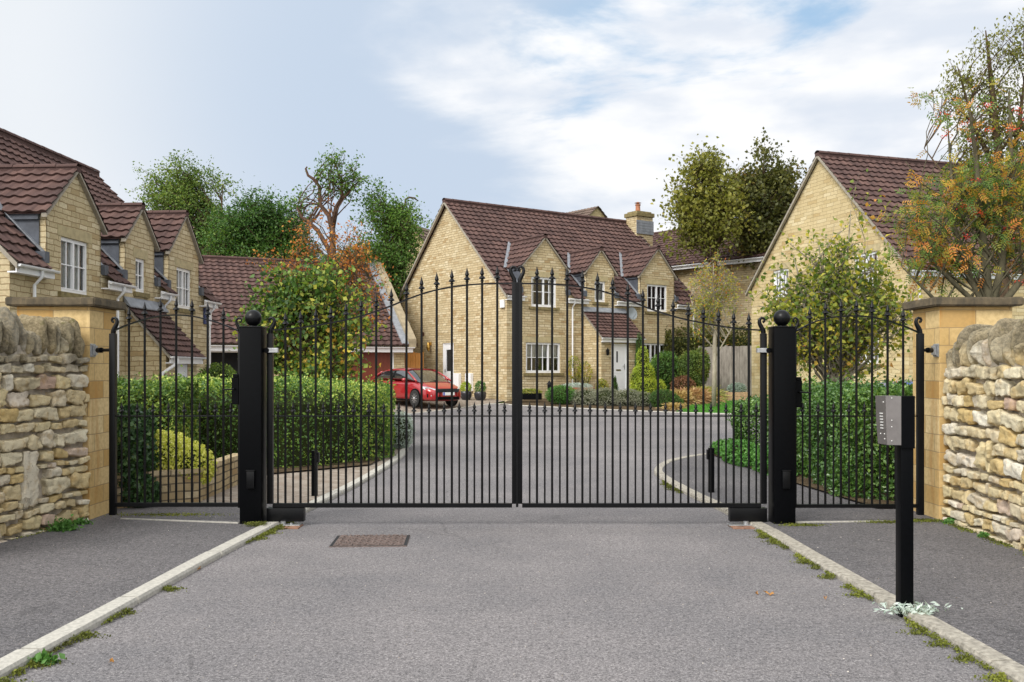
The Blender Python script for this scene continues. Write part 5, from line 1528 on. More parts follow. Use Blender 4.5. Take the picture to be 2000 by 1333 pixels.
    m2 = MB(); m2.bbox(2.2, 2.262, -.5, .5, .27, .39, .02); m2.build('lower_grille', M['black_matt'], root)
    m2 = MB(); m2.bbox(2.262, 2.29, -.26, .26, .44, .55, .004); m2.build('number_plate', plain('plate_white', (.78, .78, .76), .4, .03), root)
    m2 = MB(); m2.bbox(2.2905, 2.292, -.26, -.19, .442, .548, .0004); m2.build('plate_band', plain('plate_blue', (.01, .06, .45), .4, .03), root)
    m2 = MB(); m2.tube([(-1.0, .62, 1.46), (-1.5, .62, 1.43)], .012, 5); m2.bar((1.35, .1, .98), (.95, -.55, 1.1), .02, .012); m2.build('wiper', M['black_matt'], root)
    for x in (1.30, -1.28):
        for s in (-1, 1):
            wroot = empty('wheel', (x, s * .80, .32)); wroot.parent = root
            m2 = MB(); m2.lathe([(.26, -.11), (.31, -.105), (.325, -.07), (.325, .07), (.31, .105), (.26, .11)], seg=32, M=Matrix.Rotation(R(90), 3, 'X')); m2.build('tyre', plain('tyre_rubber', (.018, .018, .018), .85), wroot, sm=35)
            m2 = MB(); R_ = Matrix.Rotation(R(90), 3, 'X')
            m2.lathe([(.245, -s * .0), (.25, s * -.10), (.262, s * -.108), (.262, s * -.1)], seg=32, M=R_); 
            for k in range(10):
                an = 2 * math.pi * k / 10; c_, s_ = math.cos(an), math.sin(an)
                m2.bar((c_ * .04, s * .105, s_ * .04), (c_ * .245, s * .098, s_ * .245), .026, .02, up=(0, 1, 0))
            m2.sphere((0, s * .1, 0), .05, 10, 6); m2.build('rim', plain('alloy', (.5, .51, .53), .3, .1, 8, metal=.8), wroot)
            m2 = MB(); m2.lathe([(.355, -.02), (.36, .0), (.355, .02)], (x, s * .868, .335), 32, R_); m2.build('wheel_arch', M['black_matt'], root)
    return root
hd = math.atan2(-.779, .627)
car('parked_car', 'red family hatchback parked facing right beside the stone house', (-3.80, 36.35, G(0, 36.3) - .005), hd, (.36, .006, .012))
car('parked_car', 'blue car almost hidden behind the right hedge, only its roof showing', (11.75, 25.6, -.22), R(8), (.02, .06, .30))
# ================================================================== hedges (near)
hedge('clipped_hedge', 'long dark green clipped hedge left of the drive behind the brick path', (-3.6, 14.4, .05), [(-7.6, 14.3), (-4.0, 14.35), (-3.0, 15.4), (-3.05, 17.0), (-3.9, 19.4)], 1.75,
      lambda u: 1.30 - .16 * smooth((u - .55) / .2) - .1 * smooth((u - .8) / .2), 90000, .052, LV['hedge'], 3, vs=1.5, vmix=.35, wob=.17, voff=.06)
hedge('clipped_hedge', 'green clipped hedge right of the drive behind the right side gate', (5.0, 13, .05), [(4.75, 10.75), (4.95, 12.6), (4.9, 14.6), (4.7, 16.0)], 1.9,
      lambda u: 1.24 - .30 * smooth((u - .45) / .4), 70000, .055, LV['laurel'], 5, vs=1.2, wob=.16, voff=.02)
hedge('clipped_hedge', 'green clipped hedge running behind the right side gate towards the right wall', (7, 11.3, .05), [(5.9, 11.4), (9.0, 11.6)], 1.6, lambda u: 1.16, 14000, .055, LV['laurel'], 6, wob=.15)
hedge('variegated_hedge', 'tall yellow green variegated hedge behind the left side gate', (-5.6, 12.9, .05), [(-7.4, 12.75), (-4.6, 13.05)], .8, lambda u: 1.30, 30000, .055, LV['hedge_var'], 8, vs=1.6, wob=.12)
bush('yellow_shrub', 'bright yellow leaved shrub growing over the low stone planter', (-4.12, 10.55, .22), [((0, -.02, .26), (.62, .50, .36)), ((.42, .0, .18), (.30, .40, .30)), ((-.38, .0, .2), (.3, .4, .3)), ((-.1, -.3, .1), (.34, .2, .22)), ((.2, -.22, .12), (.25, .15, .17))], 17000, .045, LV['yellow'], 9, asp=.6)
bush('ivy', 'dark glossy ivy with pale leaf edges beside the left gate hinge', (-4.12, 9.95, .05), [((0, .1, .45), (.24, .3, .50)), ((-.1, .3, .8), (.24, .3, .28)), ((.1, 0, .15), (.22, .2, .22))], 7000, .062, leafmat('ivy_leaf', [(0, (.012, .035, .012)), (.75, (.03, .075, .02)), (.93, (.07, .13, .03)), (1, (.5, .5, .16))], .2, .35), 10, asp=.8, vmix=.1)
# brick planter
root = empty('stone_planter', (-4.0, 10.3, 0), 0, 'low stone planter wall under the yellow shrub', 'planter')
mb = MB()
pa, pb, pc = V((-4.32, 9.72)), V((-3.5, 10.28)), V((-3.55, 12.2))
for q, r_ in ((pa, pb), (pb, pc)):
    d = (r_ - q); L = d.length; d /= L; nv = V((-d.y, d.x))
    pts = [q, r_, r_ + nv * .12, q + nv * .12]
    mb.prism([(p.x + 4.0, p.y - 10.3, .0) for p in pts], (0, 0, .36))
mb.build('wall', M['planter_stone'], root)
mb = MB()
for q, r_ in ((pa, pb), (pb, pc)):
    d = (r_ - q); L = d.length; d /= L; nv = V((-d.y, d.x)); n_ = int(L / .25)
    for i in range(n_):
        s0 = q + d * (L * i / n_ + .004); s1 = q + d * (L * (i + 1) / n_ - .004)
        pts = [s0 - nv * .015, s1 - nv * .015, s1 + nv * .135, s0 + nv * .135]
        mb.prism([(p.x + 4.0, p.y - 10.3, .362) for p in pts], (0, 0, .05))
mb.build('coping', M['planter_stone'], root)
bush('climbing_plant', 'low bright green ground plants spilling onto the pavement below the right hedge', (3.75, 14.2, .05), [((0, -1.0, .1), (.25, .8, .28)), ((-.1, .4, .1), (.28, .9, .26)), ((0, 1.7, .08), (.3, .7, .2))], 11000, .06, LV['green2'], 12, asp=.6)
bush('silver_shrub', 'grey blue small shrub at the hedge end beside the left kerb', (-2.12, 17.6, .05), [((0, 0, .3), (.28, .5, .42))], 2500, .06, LV['silver'], 13, asp=.3)

# ================================================================== trees
# young shrub tree in front of garage
b_ = P(600, HZ, 20); b_.z = 0
tree('young_tree', 'leafy green and yellow young tree behind the left hedge', 'tree', b_, [
    ([(b_.x, b_.y, 0), (b_.x + .05, b_.y, .9), (b_.x - .05, b_.y, 1.7), (b_.x + .05, b_.y, 3.0)], [.05, .045, .035, .015]),
    ([(b_.x + .1, b_.y, 0), (b_.x + .4, b_.y + .1, 1.0), (b_.x + .6, b_.y, 2.2)], [.04, .03, .012]),
    ([(b_.x - .1, b_.y, 0), (b_.x - .45, b_.y + .1, 1.0), (b_.x - .8, b_.y, 2.2)], [.04, .03, .012])],
    [(P(600, 600, 20), (1.0, .9, .62)), (P(605, 690, 20), (1.15, 1.0, .66)), (P(520, 625, 20), (.62, .6, .55)), (P(695, 640, 20), (.38, .5, .55)), (P(560, 560, 20), (.6, .5, .40)), (P(650, 560, 20), (.6, .5, .40)), (P(475, 660, 20), (.32, .3, .3), 1.6), (P(660, 700, 20), (.6, .6, .5)), (P(520, 700, 20), (.6, .6, .45)), (P(610, 530, 20), (.8, .5, .3), .8), (P(475, 610, 20), (.35, .3, .35), .8), (P(720, 590, 20), (.25, .3, .4), .8), (P(530, 550, 20), (.4, .4, .3), .7)],
    175, 7, 7, .115, LV['shrub'], B['brown'], 21, clump=.52, limb_r=.018, asp=.8, droop=.5, vmix=.25, shell=.3)
b_ = P(655, HZ, 27); b_.z = 0
tree('autumn_tree', 'small orange leaved tree rising behind the green young tree', 'tree', b_, [
    ([(b_.x, b_.y, 0), (b_.x, b_.y, 1.8), (b_.x + .1, b_.y, 3.2), (b_.x, b_.y, 5.0)], [.08, .07, .05, .012]),
    ([(b_.x, b_.y, 1), (b_.x + .5, b_.y, 2.6), (b_.x + 1.0, b_.y, 4.2)], [.06, .04, .01]),
    ([(b_.x, b_.y, 1), (b_.x - .6, b_.y, 2.6), (b_.x - 1.2, b_.y, 4.2)], [.06, .04, .01])],
    [(P(640, 500, 27), (1.3, 1, .55)), (P(705, 545, 27), (.8, .8, .6)), (P(560, 515, 27), (.8, .6, .40)), (P(738, 600, 27), (.4, .4, .75)), (P(620, 440, 27), (.9, .6, .55), .35), (P(690, 470, 27), (.7, .6, .5), .5), (P(590, 540, 27), (.8, .8, .5)), (P(505, 505, 27), (.5, .5, .3), .6)],
    125, 6, 4, .10, LV['orange'], B['olive'], 22, clump=.55, limb_r=.02, asp=.6, droop=.2, vmix=.2)
# twisted tree
YT = 45
def PP(*l): return [P(a, b, YT) for a, b in l]
b_ = P(652, HZ, YT); b_.z = G(0, YT)
tree('twisted_tree', 'old tree with bare twisted reddish limbs and tufts of leaves', 'tree', b_, [
    ([b_] + PP((651, 560), (650, 491), (649, 444)), [.2, .17, .16, .14]),
    (PP((649, 450), (642.6, 422), (625, 400), (624, 365), (612, 350), (601.6, 343), (597, 330), (600, 326)), [.14, .12, .10, .085, .075, .065, .05, .035]),
    (PP((649, 446), (657, 406), (668, 387), (680, 378), (687, 368)), [.14, .12, .10, .08, .045]),
    (PP((668, 387), (668, 376)), [.10, .09]),
    (PP((650, 520), (642, 488), (620, 450), (600, 432), (589, 425), (580, 406)), [.12, .12, .11, .09, .08, .04])],
    [(P(668, 330, YT), (1.0, .7, .8)), (P(655, 350, YT), (.9, .6, .5)), (P(696, 345, YT), (.5, .5, .5)), (P(580, 372, YT), (.45, .45, .9)), (P(650, 312, YT), (.4, .4, .4)), (P(572, 405, YT), (.5, .5, .5)), (P(640, 395, YT), (.5, .5, .4), .5)],
    40, 5, 8, .16, LV['midgreen'], B['red'], 23, clump=.7, limb_r=.035, asp=.6)
b_ = P(400, HZ, 50); b_.z = G(0, 50)
tree('birch_tree', 'light green birch tree rising behind the left house dormers', 'tree', b_, [
    ([b_, P(395, 560, 50), P(360, 450, 50), P(345, 330, 50)], [.25, .2, .14, .03]), ([P(395, 560, 50), P(430, 460, 50), P(435, 360, 50)], [.15, .1, .02])],
    [(P(330, 375, 50), (1.9, 1.5, 1.5)), (P(360, 350, 50), (1.3, 1.2, 1.0)), (P(300, 400, 50), (1.2, 1.2, 1.4)), (P(425, 385, 50), (1.0, 1, 1.2), .55), (P(365, 430, 50), (2.3, 1.8, 1.6)), (P(390, 490, 50), (2.0, 1.5, 1.5))],
    130, 8, 20, .15, LV['birch'], B['brown'], 24, clump=.95, limb_r=.05, droop=.4, asp=.6)
b_ = P(500, HZ, 47); b_.z = G(0, 47)
tree('evergreen_tree', 'dense dark green tree behind the left end of the garage roof', 'tree', b_, [
    ([b_, P(500, 560, 47), P(510, 450, 47), P(515, 395, 47)], [.25, .2, .14, .03]), ([P(500, 600, 47), P(440, 480, 47)], [.15, .04]), ([P(500, 600, 47), P(570, 470, 47)], [.15, .04])],
    [(P(510, 450, 47), (2.0, 1.6, 1.7)), (P(445, 470, 47), (1.4, 1.4, 1.4)), (P(570, 455, 47), (.9, 1, 1.3)), (P(480, 510, 47), (2.4, 1.6, 1.0)), (P(540, 400, 47), (.8, .8, .5)), (P(570, 520, 47), (1.4, 1.4, .9))],
    130, 9, 26, .16, LV['dkgreen'], B['brown'], 25, clump=1.15, limb_r=.05, asp=.55)
b_ = P(760, HZ, 46); b_.z = G(0, 46)
tree('climber_clad_tree', 'green tree with a hooked bare limb left of the stone house gable', 'tree', b_, [
    ([b_, P(760, 560, 46), P(755, 470, 46), P(745, 400, 46)], [.22, .2, .12, .03]),
    ([P(760, 520, 46), P(775, 430, 46), P(783, 408, 46), P(792, 400, 46), P(792, 390, 46), P(799, 386, 46), P(808, 387, 46), P(817, 393, 46)], [.15, .1, .09, .07, .06, .05, .04, .03])],
    [(P(740, 425, 46), (1.3, 1.2, 1.2)), (P(785, 455, 46), (1.1, 1.2, 1.3)), (P(765, 510, 46), (1.4, 1.2, 1.2)), (P(828, 408, 46), (.6, .5, .4), .7), (P(735, 385, 46), (.5, .5, .7), .3), (P(800, 480, 46), (.7, .7, .9)), (P(770, 575, 46), (1.0, 1.2, 1.3)), (P(720, 500, 46), (1.0, 1.2, 1.2))],
    110, 8, 17, .15, LV['midgreen'], B['brown'], 26, clump=1.05, limb_r=.05)
b_ = P(640, HZ, 55); b_.z = G(0, 55)
tree('evergreen_tree', 'dark undergrowth tree behind the garage ridge and twisted tree', 'tree', b_, [([b_, P(640, 540, 55), P(640, 500, 55)], [.2, .15, .05])],
    [(P(600, 525, 55), (2.3, 1.5, .9)), (P(700, 525, 55), (2.0, 1.5, .9)), (P(770, 560, 55), (1.6, 1.5, 1.5))], 50, 8, 34, .2, LV['dkgreen'], B['brown'], 27, clump=1.0)
# maples
b_ = P(1396, HZ, 43.5); b_.z = G(0, 43)
tree('maple_tree', 'olive yellow maple tree left of its darker neighbour behind the slim tree', 'tree', b_, [
    ([b_, P(1396, 560, 43.5), P(1394, 450, 43.5), P(1380, 350, 43.5)], [.2, .17, .12, .03])],
    [(P(1370, 370, 43.5), (1.4, 1.2, 1.4)), (P(1335, 410, 43.5), (.9, .9, 1.1)), (P(1395, 420, 43.5), (1.5, 1.2, 1.2)), (P(1400, 340, 43.5), (.7, .7, .7)), (P(1355, 325, 43.5), (.5, .5, .5)), (P(1350, 460, 43.5), (1.1, 1, .5), .6)],
    105, 8, 11, .18, LV['maple'], B['brown'], 31, clump=1.15, limb_r=.045, asp=.8)
b_ = P(1492, HZ, 45); b_.z = G(0, 45)
tree('maple_tree', 'darker olive maple tree beside the right house gable', 'tree', b_, [
    ([b_, P(1492, 560, 45), P(1490, 430, 45), P(1492, 310, 45)], [.22, .2, .14, .03])],
    [(P(1490, 390, 45), (1.7, 1.4, 1.6)), (P(1497, 325, 45), (.7, .8, 1.0)), (P(1450, 360, 45), (.9, .9, .9)), (P(1535, 360, 45), (.75, .9, .9)), (P(1480, 455, 45), (1.7, 1.4, 1.2)), (P(1535, 430, 45), (1.1, 1, 1.2))],
    125, 9, 16, .18, LV['maple_dark'], B['brown'], 32, clump=.95, limb_r=.05, asp=.8)
# slim rowan on the lawn
YR = 35.5; b_ = V((7.78, YR, G(0, YR)))
q = lambda a, b: P(a, b, YR)
tree('slim_tree', 'slim pale trunked tree with sparse red tinged twigs standing on the lawn', 'tree', b_, [
    ([b_, q(1395, 730), q(1396, 670), q(1398, 620), q(1392, 560), q(1394, 515)], [.10, .085, .08, .065, .04, .012]),
    ([q(1396, 700), q(1412, 672), q(1430, 640), q(1436, 590)], [.03, .028, .022, .008]),
    ([q(1395, 655), q(1375, 600), q(1365, 545)], [.04, .03, .008]), ([q(1397, 650), q(1410, 590), q(1415, 530)], [.04, .03, .008]), ([q(1396, 660), q(1360, 620), q(1348, 580)], [.03, .02, .008])],
    [(q(1390, 570), (.9, .7, 1.2)), (q(1370, 620), (.6, .6, .7)), (q(1425, 600), (.45, .5, .7)), (q(1400, 520), (.6, .5, .4))],
    85, 7, 6, .085, LV['amel'], B['pale'], 33, clump=.5, limb_r=.018, vmix=.2, voff=.1)
# multi-stem tree behind right hedge
YB = 17.5; b_ = V(((1632 - 1000) / F * YB, YB, 0)); q = lambda a, b: P(a, b, YB)
tree('birch_tree', 'yellow green and brown leaved multi stem tree behind the right side gate', 'tree', b_, [
    ([b_, q(1620, 760), q(1600, 700), q(1575, 620), q(1560, 540), q(1550, 500)], [.05, .045, .038, .03, .018, .006]),
    ([b_, q(1635, 760), q(1640, 690), q(1645, 600), q(1655, 500), q(1662, 410)], [.055, .05, .042, .032, .018, .006]),
    ([b_, q(1640, 760), q(1665, 690), q(1690, 620), q(1715, 560)], [.045, .04, .034, .025, .008]),
    ([b_, q(1628, 770), q(1620, 680), q(1612, 580), q(1598, 470)], [.05, .042, .034, .022, .006])],
    [(q(1640, 620), (1.15, .8, .6)), (q(1560, 625), (.60, .6, .65)), (q(1600, 545), (.7, .6, .55)), (q(1680, 560), (.75, .6, .6)), (q(1745, 610), (.42, .5, .5)), (q(1655, 470), (.36, .4, .65), .7), (q(1610, 490), (.35, .4, .55), .6), (q(1605, 700), (.7, .5, .42)), (q(1690, 690), (.5, .5, .4)), (q(1515, 590), (.36, .4, .5), 1), (q(1700, 490), (.4, .4, .4), .6), (q(1780, 600), (.3, .4, .35), 1), (q(1500, 640), (.25, .4, .3), 1), (q(1660, 420), (.15, .2, .3), 1), (q(1530, 500), (.3, .3, .4), .5)],
    190, 6, 7, .10, LV['amel'], B['grey'], 34, clump=.62, limb_r=.018, asp=.75, droop=.5, vmix=.3)
# big rowan behind the right wall
YW = 13.0; q = lambda a, b: P(a, b, YW); b_ = V(((1925 - 1000) / F * YW, YW, 0))
rw = tree('rowan_tree', 'large rowan with autumn leaves and red berries above the right wall', 'tree', b_, [
    ([b_, q(1930, 600), q(1925, 520), q(1915, 420), q(1905, 300), q(1890, 190)], [.10, .075, .06, .045, .03, .008]),
    ([b_, q(1925, 605), q(1890, 530), q(1862, 440), q(1858, 340), q(1850, 230)], [.09, .05, .045, .035, .02, .006]),
    ([b_, q(1935, 600), q(1955, 530), q(1968, 420), q(1975, 300), q(1970, 180)], [.09, .06, .05, .04, .028, .01]),
    ([b_, q(1925, 610), q(1870, 560), q(1820, 510), q(1790, 450)], [.08, .045, .035, .025, .006]),
    ([b_, q(1920, 620), q(1840, 600), q(1800, 560), q(1760, 520)], [.07, .035, .028, .02, .006]),
    ([b_, q(1950, 605), q(2000, 540), q(2060, 430), q(2080, 300)], [.09, .055, .045, .03, .01])],
    [(q(1900, 430), (.85, .7, .6)), (q(1860, 330), (.5, .6, .5)), (q(1950, 310), (.6, .6, .9)), (q(1890, 230), (.40, .4, .5)), (q(1800, 420), (.42, .5, .4)), (q(1985, 430), (.6, .6, .8)), (q(2060, 350), (.7, .6, 1.2)), (q(1780, 490), (.3, .4, .28), .8), (q(1970, 180), (.5, .5, .6), .5), (q(1860, 190), (.25, .3, .35), .5), (q(1930, 490), (.8, .6, .4), .35), (q(1765, 400), (.35, .4, .4), 1), (q(1790, 330), (.3, .4, .3), .8), (q(1830, 480), (.5, .5, .3), .6)],
    72, 6, 4, .18, LV['rowan'], B['olive'], 35, clump=.40, limb_r=.012, pin=True)
rng = np.random.default_rng(77)
cb = in_blobs(rng, [(q(1950, 300), (.5, .5, .8)), (q(1880, 420), (.7, .5, .6)), (q(1880, 230), (.4, .3, .4)), (q(1995, 440), (.4, .4, .5))], 26, .4)
cb = np.vstack([cb, np.array([q(1998, 548), q(1912, 415), q(1966, 448), q(1990, 552)])])
bc = np.repeat(cb, 34, 0) + rng.normal(0, 1, (len(cb) * 34, 3)) * np.array([.045, .045, .022]) - np.array(b_)
t = rnd_dirs(rng, len(bc)) * .009
leaf_obj('berries', bc, t, orient(rng, t) * .009, rng.random(len(bc)), LV['berry'], rw)
YU = 24; q = lambda a, b: P(a, b, YU); b_ = V(((1960 - 1000) / F * YU, YU, 0))
tree('tall_birch_tree', 'tall thin birch with drooping dark twigs at the top right edge', 'tree', b_, [
    ([b_, q(1960, 500), q(1950, 300), q(1935, 150), q(1925, 60)], [.16, .13, .10, .06, .015]), ([q(1955, 400), q(1990, 250), q(2005, 120)], [.09, .06, .015]), ([q(1952, 350), q(1900, 240), q(1870, 130)], [.07, .05, .012]), ([q(1956, 450), q(1850, 350), q(1805, 290)], [.05, .035, .01])],
    [(q(1925, 100), (.95, .8, .8)), (q(1985, 100), (.5, .8, .9)), (q(1900, 200), (.8, .8, .8), .8), (q(1960, 270), (1.2, .8, 1.3)), (q(1950, 400), (1.3, .8, 1.0)), (q(1810, 300), (.35, .5, .6), .35), (q(1870, 130), (.45, .5, .6), .5), (q(2040, 250), (1, .8, 1.6))],
    100, 9, 9, .10, LV['maple'], B['brown'], 36, clump=.6, limb_r=.016, droop=1.2, asp=.5, voff=-.1)

# ================================================================== planting before the stone house
def at(px, py, z=None, Y=None):
    if Y is None:
        Y = 36
        for _ in range(20): Y = (H - G(0, Y)) * F / (py - HZ)
    return V(((px - 1000) / F * Y, Y, G(0, Y)))
def pl_(px, Y): return V(((px - 1000) / F * Y, Y, G(0, Y)))
bush('garden_shrub', 'rounded bright green shrub right of the gate centre by the drive', pl_(1096, 36.6), [((0, 0, .38), (.68, .5, .42)), ((.35, .1, .3), (.4, .4, .3))], 7000, .075, LV['green2'], 41, asp=.25, up=1)
bush('lavender', 'wide low grey brown lavender mound by the far kerb', pl_(1195, 36.2), [((-1.0, .3, .25), (.7, .5, .48)), ((-.2, 0, .3), (.7, .5, .42)), ((.6, -.2, .28), (.7, .5, .4)), ((1.2, -.4, .22), (.55, .4, .36))], 15000, .075, LV['lavender'], 42, asp=.3, voff=.0, vmix=.5)
bush('dwarf_conifer', 'low dark green spreading shrub at the right end of the lavender', pl_(1296, 35.5), [((0, 0, .3), (.62, .5, .42)), ((.3, -.1, .2), (.5, .4, .3))], 7000, .07, LV['dkgreen'], 43, asp=.25)
bush('lime_conifer', 'tall yellow green conifer right of the white front door', pl_(1258, 37.8), [((0, 0, .55), (.62, .5, .65)), ((.0, 0, 1.1), (.48, .4, .6)), ((-.05, 0, 1.75), (.28, .25, .6)), ((.62, .0, .45), (.32, .3, .5)), ((-.3, 0, .9), (.3, .3, .5))], 16000, .07, LV['lime'], 44, asp=.35, vmix=.4, vs=4)
bush('columnar_conifer', 'narrow dark green column conifer just right of the porch', pl_(1248, 40.2), [((0, 0, 1.3), (.2, .2, 1.1)), ((0, 0, 2.1), (.16, .16, .75)), ((0, 0, .7), (.22, .22, .6))], 6000, .06, LV['green2'], 45, asp=.25)
bush('garden_shrub', 'large dark green shrub hiding the lower right window', pl_(1300, 39.2), [((0, 0, 1.2), (.75, .6, .85)), ((.5, .2, .8), (.6, .5, .7)), ((-.2, 0, .5), (.6, .5, .5))], 13000, .09, LV['dkgreen'], 46, voff=.1)
bush('garden_shrub', 'reddish brown and green tall shrub left of the slim tree', pl_(1352, 39), [((0, 0, 1.2), (.75, .6, .9)), ((.4, .1, 1.5), (.4, .4, .7)), ((-.2, 0, .6), (.7, .5, .5))], 13000, .09, leafmat('red_green_leaf', [(0, (.03, .06, .012)), (.5, (.09, .15, .025)), (.75, (.16, .19, .03)), (.9, (.28, .08, .03)), (1, (.35, .3, .05))], .35), 47, vmix=.5)
bush('bare_hedge', 'brown twiggy low hedge between dark shrub and straw grass', pl_(1334, 38.4), [((0, 0, .55), (.55, .35, .5))], 4500, .08, leafmat('brown_leaf', [(0, (.07, .03, .015)), (1, (.2, .09, .04))], .2), 48)
def grass_tuft(label, px, Y, r, h, n_, mat, seed):
    b = pl_(px, Y); rng = np.random.default_rng(seed); root = empty('ornamental_grass', b, 0, label, 'grass', None)
    c = rng.normal(0, r * .35, (n_, 3)); c[:, 2] = 0
    d = rnd_dirs(rng, n_, 1.0); d[:, 2] = np.abs(d[:, 2]); d += c * .9; L = h * rng.uniform(.6, 1.1, (n_, 1))
    parts = []
    c2 = c + d * L * .5; t = d * L * .5; s = orient(rng, t) * .012
    c3 = c + d * L * 1.05 + np.array([0, 0, -.12]) * L; t3 = d * L * .35 + np.array([0, 0, -.2]) * L; s3 = orient(rng, t3) * .02
    leaf_obj('blades', np.vstack([c2, c3]), np.vstack([t, t3]), np.vstack([s, s3]), np.clip(np.tile(rng.normal(.5, .25, n_), 2), 0, 1), mat, root)
    return root
grass_tuft('pale straw ornamental grass left of the lawn edge', 1322, 36.8, .45, .55, 1600, LV['straw'], 51)
grass_tuft('reddish straw ornamental grass touching the lawn', 1350, 37.2, .55, .6, 1800, leafmat('red_straw', [(0, (.25, .10, .05)), (1, (.52, .34, .16))], .3), 52)
grass_tuft('yellow green ornamental grass under the reddish shrub', 1372, 38.2, .45, .6, 1500, leafmat('yellow_straw', [(0, (.2, .22, .04)), (1, (.5, .45, .12))], .3), 53)
grass_tuft('small dry grass tuft beside the far kerb', 1318, 34.6, .3, .25, 800, LV['straw'], 54)
# shrubs by the house front
bush('climbing_rose', 'thin green and orange climber beside the front downpipe', (pl_(1133, 39.3)), [((-.25, 0, 1.3), (.35, .2, .55)), ((.2, 0, 1.1), (.35, .2, .5))], 1600, .07, LV['amel'], 55, core=0)
bush('dry_plant', 'low orange brown plant left of the porch step', pl_(1176, 39.0), [((0, 0, .45), (.3, .25, .45))], 1500, .06, LV['amel'], 56, core=.5)
bush('small_conifer', 'tiny dark conifer standing before the front door', pl_(1201, 38.6), [((0, 0, .4), (.16, .15, .42)), ((0, 0, .75), (.08, .08, .3))], 1800, .05, LV['dkgreen'], 57, asp=.3)
root = empty('plant_tub', pl_(1126, 38.8), 0, 'wide terracotta trough of plants below the front downpipe', 'plant pot')
mb = MB(); mb.lathe([(.5, .1), (.62, .3), (.66, .5), (.60, .5), (.55, .42)], seg=20, M=Matrix.Diagonal((1.2, .6, 1))); mb.build('tub', M['terracotta'], root, sm=40)
rng = np.random.default_rng(3); c = in_blobs(rng, [((0, 0, .55), (.7, .3, .16))], 1500, .3); leaves('plants', c, .06, LV['silver'], rng, root)
for i, (px, Y, lab, zz) in enumerate(((910, 38.6, 'dark round pot of yellow green leaves under the left meter box', 0), (938, 38.4, 'dark round pot with a small green bush under the right meter box', 1))):
    b = pl_(px, Y); root = empty('plant_pot', b, 0, lab, 'plant pot', 'pots along the gable wall')
    mb = MB(); mb.lathe([(.16, 0), (.24, .12), (.26, .3), (.22, .36), (.2, .33)], seg=16); mb.build('pot', plain('glazed_pot', (.03, .03, .035), .3, .2), root, sm=40)
    rng = np.random.default_rng(60 + i); c = in_blobs(rng, [((0, 0, .52), (.26, .26, .26 + .06 * i))], 1400, .3); leaves('plants', c, .05, LV['green2'] if i else LV['lime'], rng, root)
root = empty('garden_lantern', pl_(1073, 37.6), 0, 'small black lantern on a short post beside the green shrub', 'lantern')
mb = MB(); mb.tube([(0, 0, 0), (0, 0, .5)], .03, 8); mb.build('post', M['black_matt'], root)
mb = MB(); mb.bbox(-.08, .08, -.08, .08, .5, .72, .01); mb.lathe([(.13, .722), (.05, .82), (.015, .88)], seg=8); mb.build('lamp', M['black'], root)
root = empty('trough_planter', pl_(1034, 37.4), 0, 'low dark trough with straggly plants beside the gate centre', 'plant pot')
mb = MB(); mb.bbox(-.5, .5, -.15, .15, .12, .38, .02); mb.build('trough', M['black_matt'], root)
rng = np.random.default_rng(8); c = in_blobs(rng, [((0, 0, .42), (.55, .2, .16))], 1200, .3); leaves('plants', c, .06, LV['amel'], rng, root)
root = empty('wooden_planter', V((.244 * 38.2, 38.2, G(0, 38.2))), 0, 'pale wooden planter box with grey green plants on the lawn', 'planter')
mb = MB()
for k in range(2): mb.bbox(-.42, .42, -.22, .22, .01 + .18 * k, .18 + .18 * k, .01, a=k)
mb.build('box', plain('pale_wood', (.50, .33, .2), .85, .25, 7), root)
rng = np.random.default_rng(9); c = in_blobs(rng, [((0, 0, .5), (.42, .24, .26))], 2600, .3); leaves('plants', c, .06, LV['silver'], rng, root, voff=-.3)
root = None
# shrubs by the left house and garage
bush('garden_shrub', 'rounded dark shrub above the left hedge near the open garage', pl_(425, 26), [((0, 0, 1.2), (.6, .5, .55)), ((0, 0, .6), (.5, .5, .6))], 6000, .08, LV['birch'], 61)
bush('garden_shrub', 'leafy green shrub left of the left house porch corner', pl_(250, 17.5), [((0, 0, .7), (1.6, .7, .62))], 9000, .08, LV['midgreen'], 62)
bush('red_shrub', 'purple leaved shrub against the left side of the stone house', pl_(808, 47.5), [((0, 0, 4.6), (.7, .6, .8)), ((0, 0, 3.6), (.7, .6, .9))], 5000, .12, leafmat('purple_leaf', [(0, (.06, .02, .02)), (1, (.2, .07, .06))], .3), 63)
hedge('garden_hedge', 'dark hedge between garage and the trees behind it', (-12, 44, .3), [(-25, 44), (-9, 50)], 1.6, lambda u: 3.4, 22000, .16, LV['dkgreen'], 64)
hedge('garden_hedge', 'dark hedge behind the grey board fence', (12, 46, .3), [(7.5, 43.5), (13, 42.4)], 1.4, lambda u: 3.2, 16000, .14, LV['maple_dark'], 65)

# ================================================================== moss, weeds, leaves
rng = np.random.default_rng(90)
def along(pts, s0, s1): 
    return [p for p in polyline(pts, .05) if s0 < p.y < s1]
cc = []; 
for K_, sg, clumps in ((KL, 1, [(3.4, 4.95), (5.0, 5.25), (5.5, 5.75), (6.2, 6.35), (8.0, 9.2), (4.4, 4.9)]), (KR, -1, [(3.6, 4.0), (4.3, 4.9), (4.9, 5.5), (6.0, 6.4), (6.9, 7.5), (7.7, 8.6), (6.6, 6.8), (11.2, 12.4)])):
    for (a, b) in clumps:
        for p in along(K_, a, b):
            e = min(p.y - a, b - p.y) / (b - a); wdt = .02 + .07 * min(1, e * 4) * (.55 + .45 * math.sin(p.y * 23 + sg))
            m_ = int(230 * wdt / .09)
            off = sg * (.078 + np.abs(rng.normal(0, wdt * .6, m_)))
            cc.append(np.stack([p.x + off, p.y + rng.normal(0, .03, m_), np.abs(rng.normal(.006, .006, m_)) + .012 * np.exp(-((off - sg * .08) / .04) ** 2)], 1))
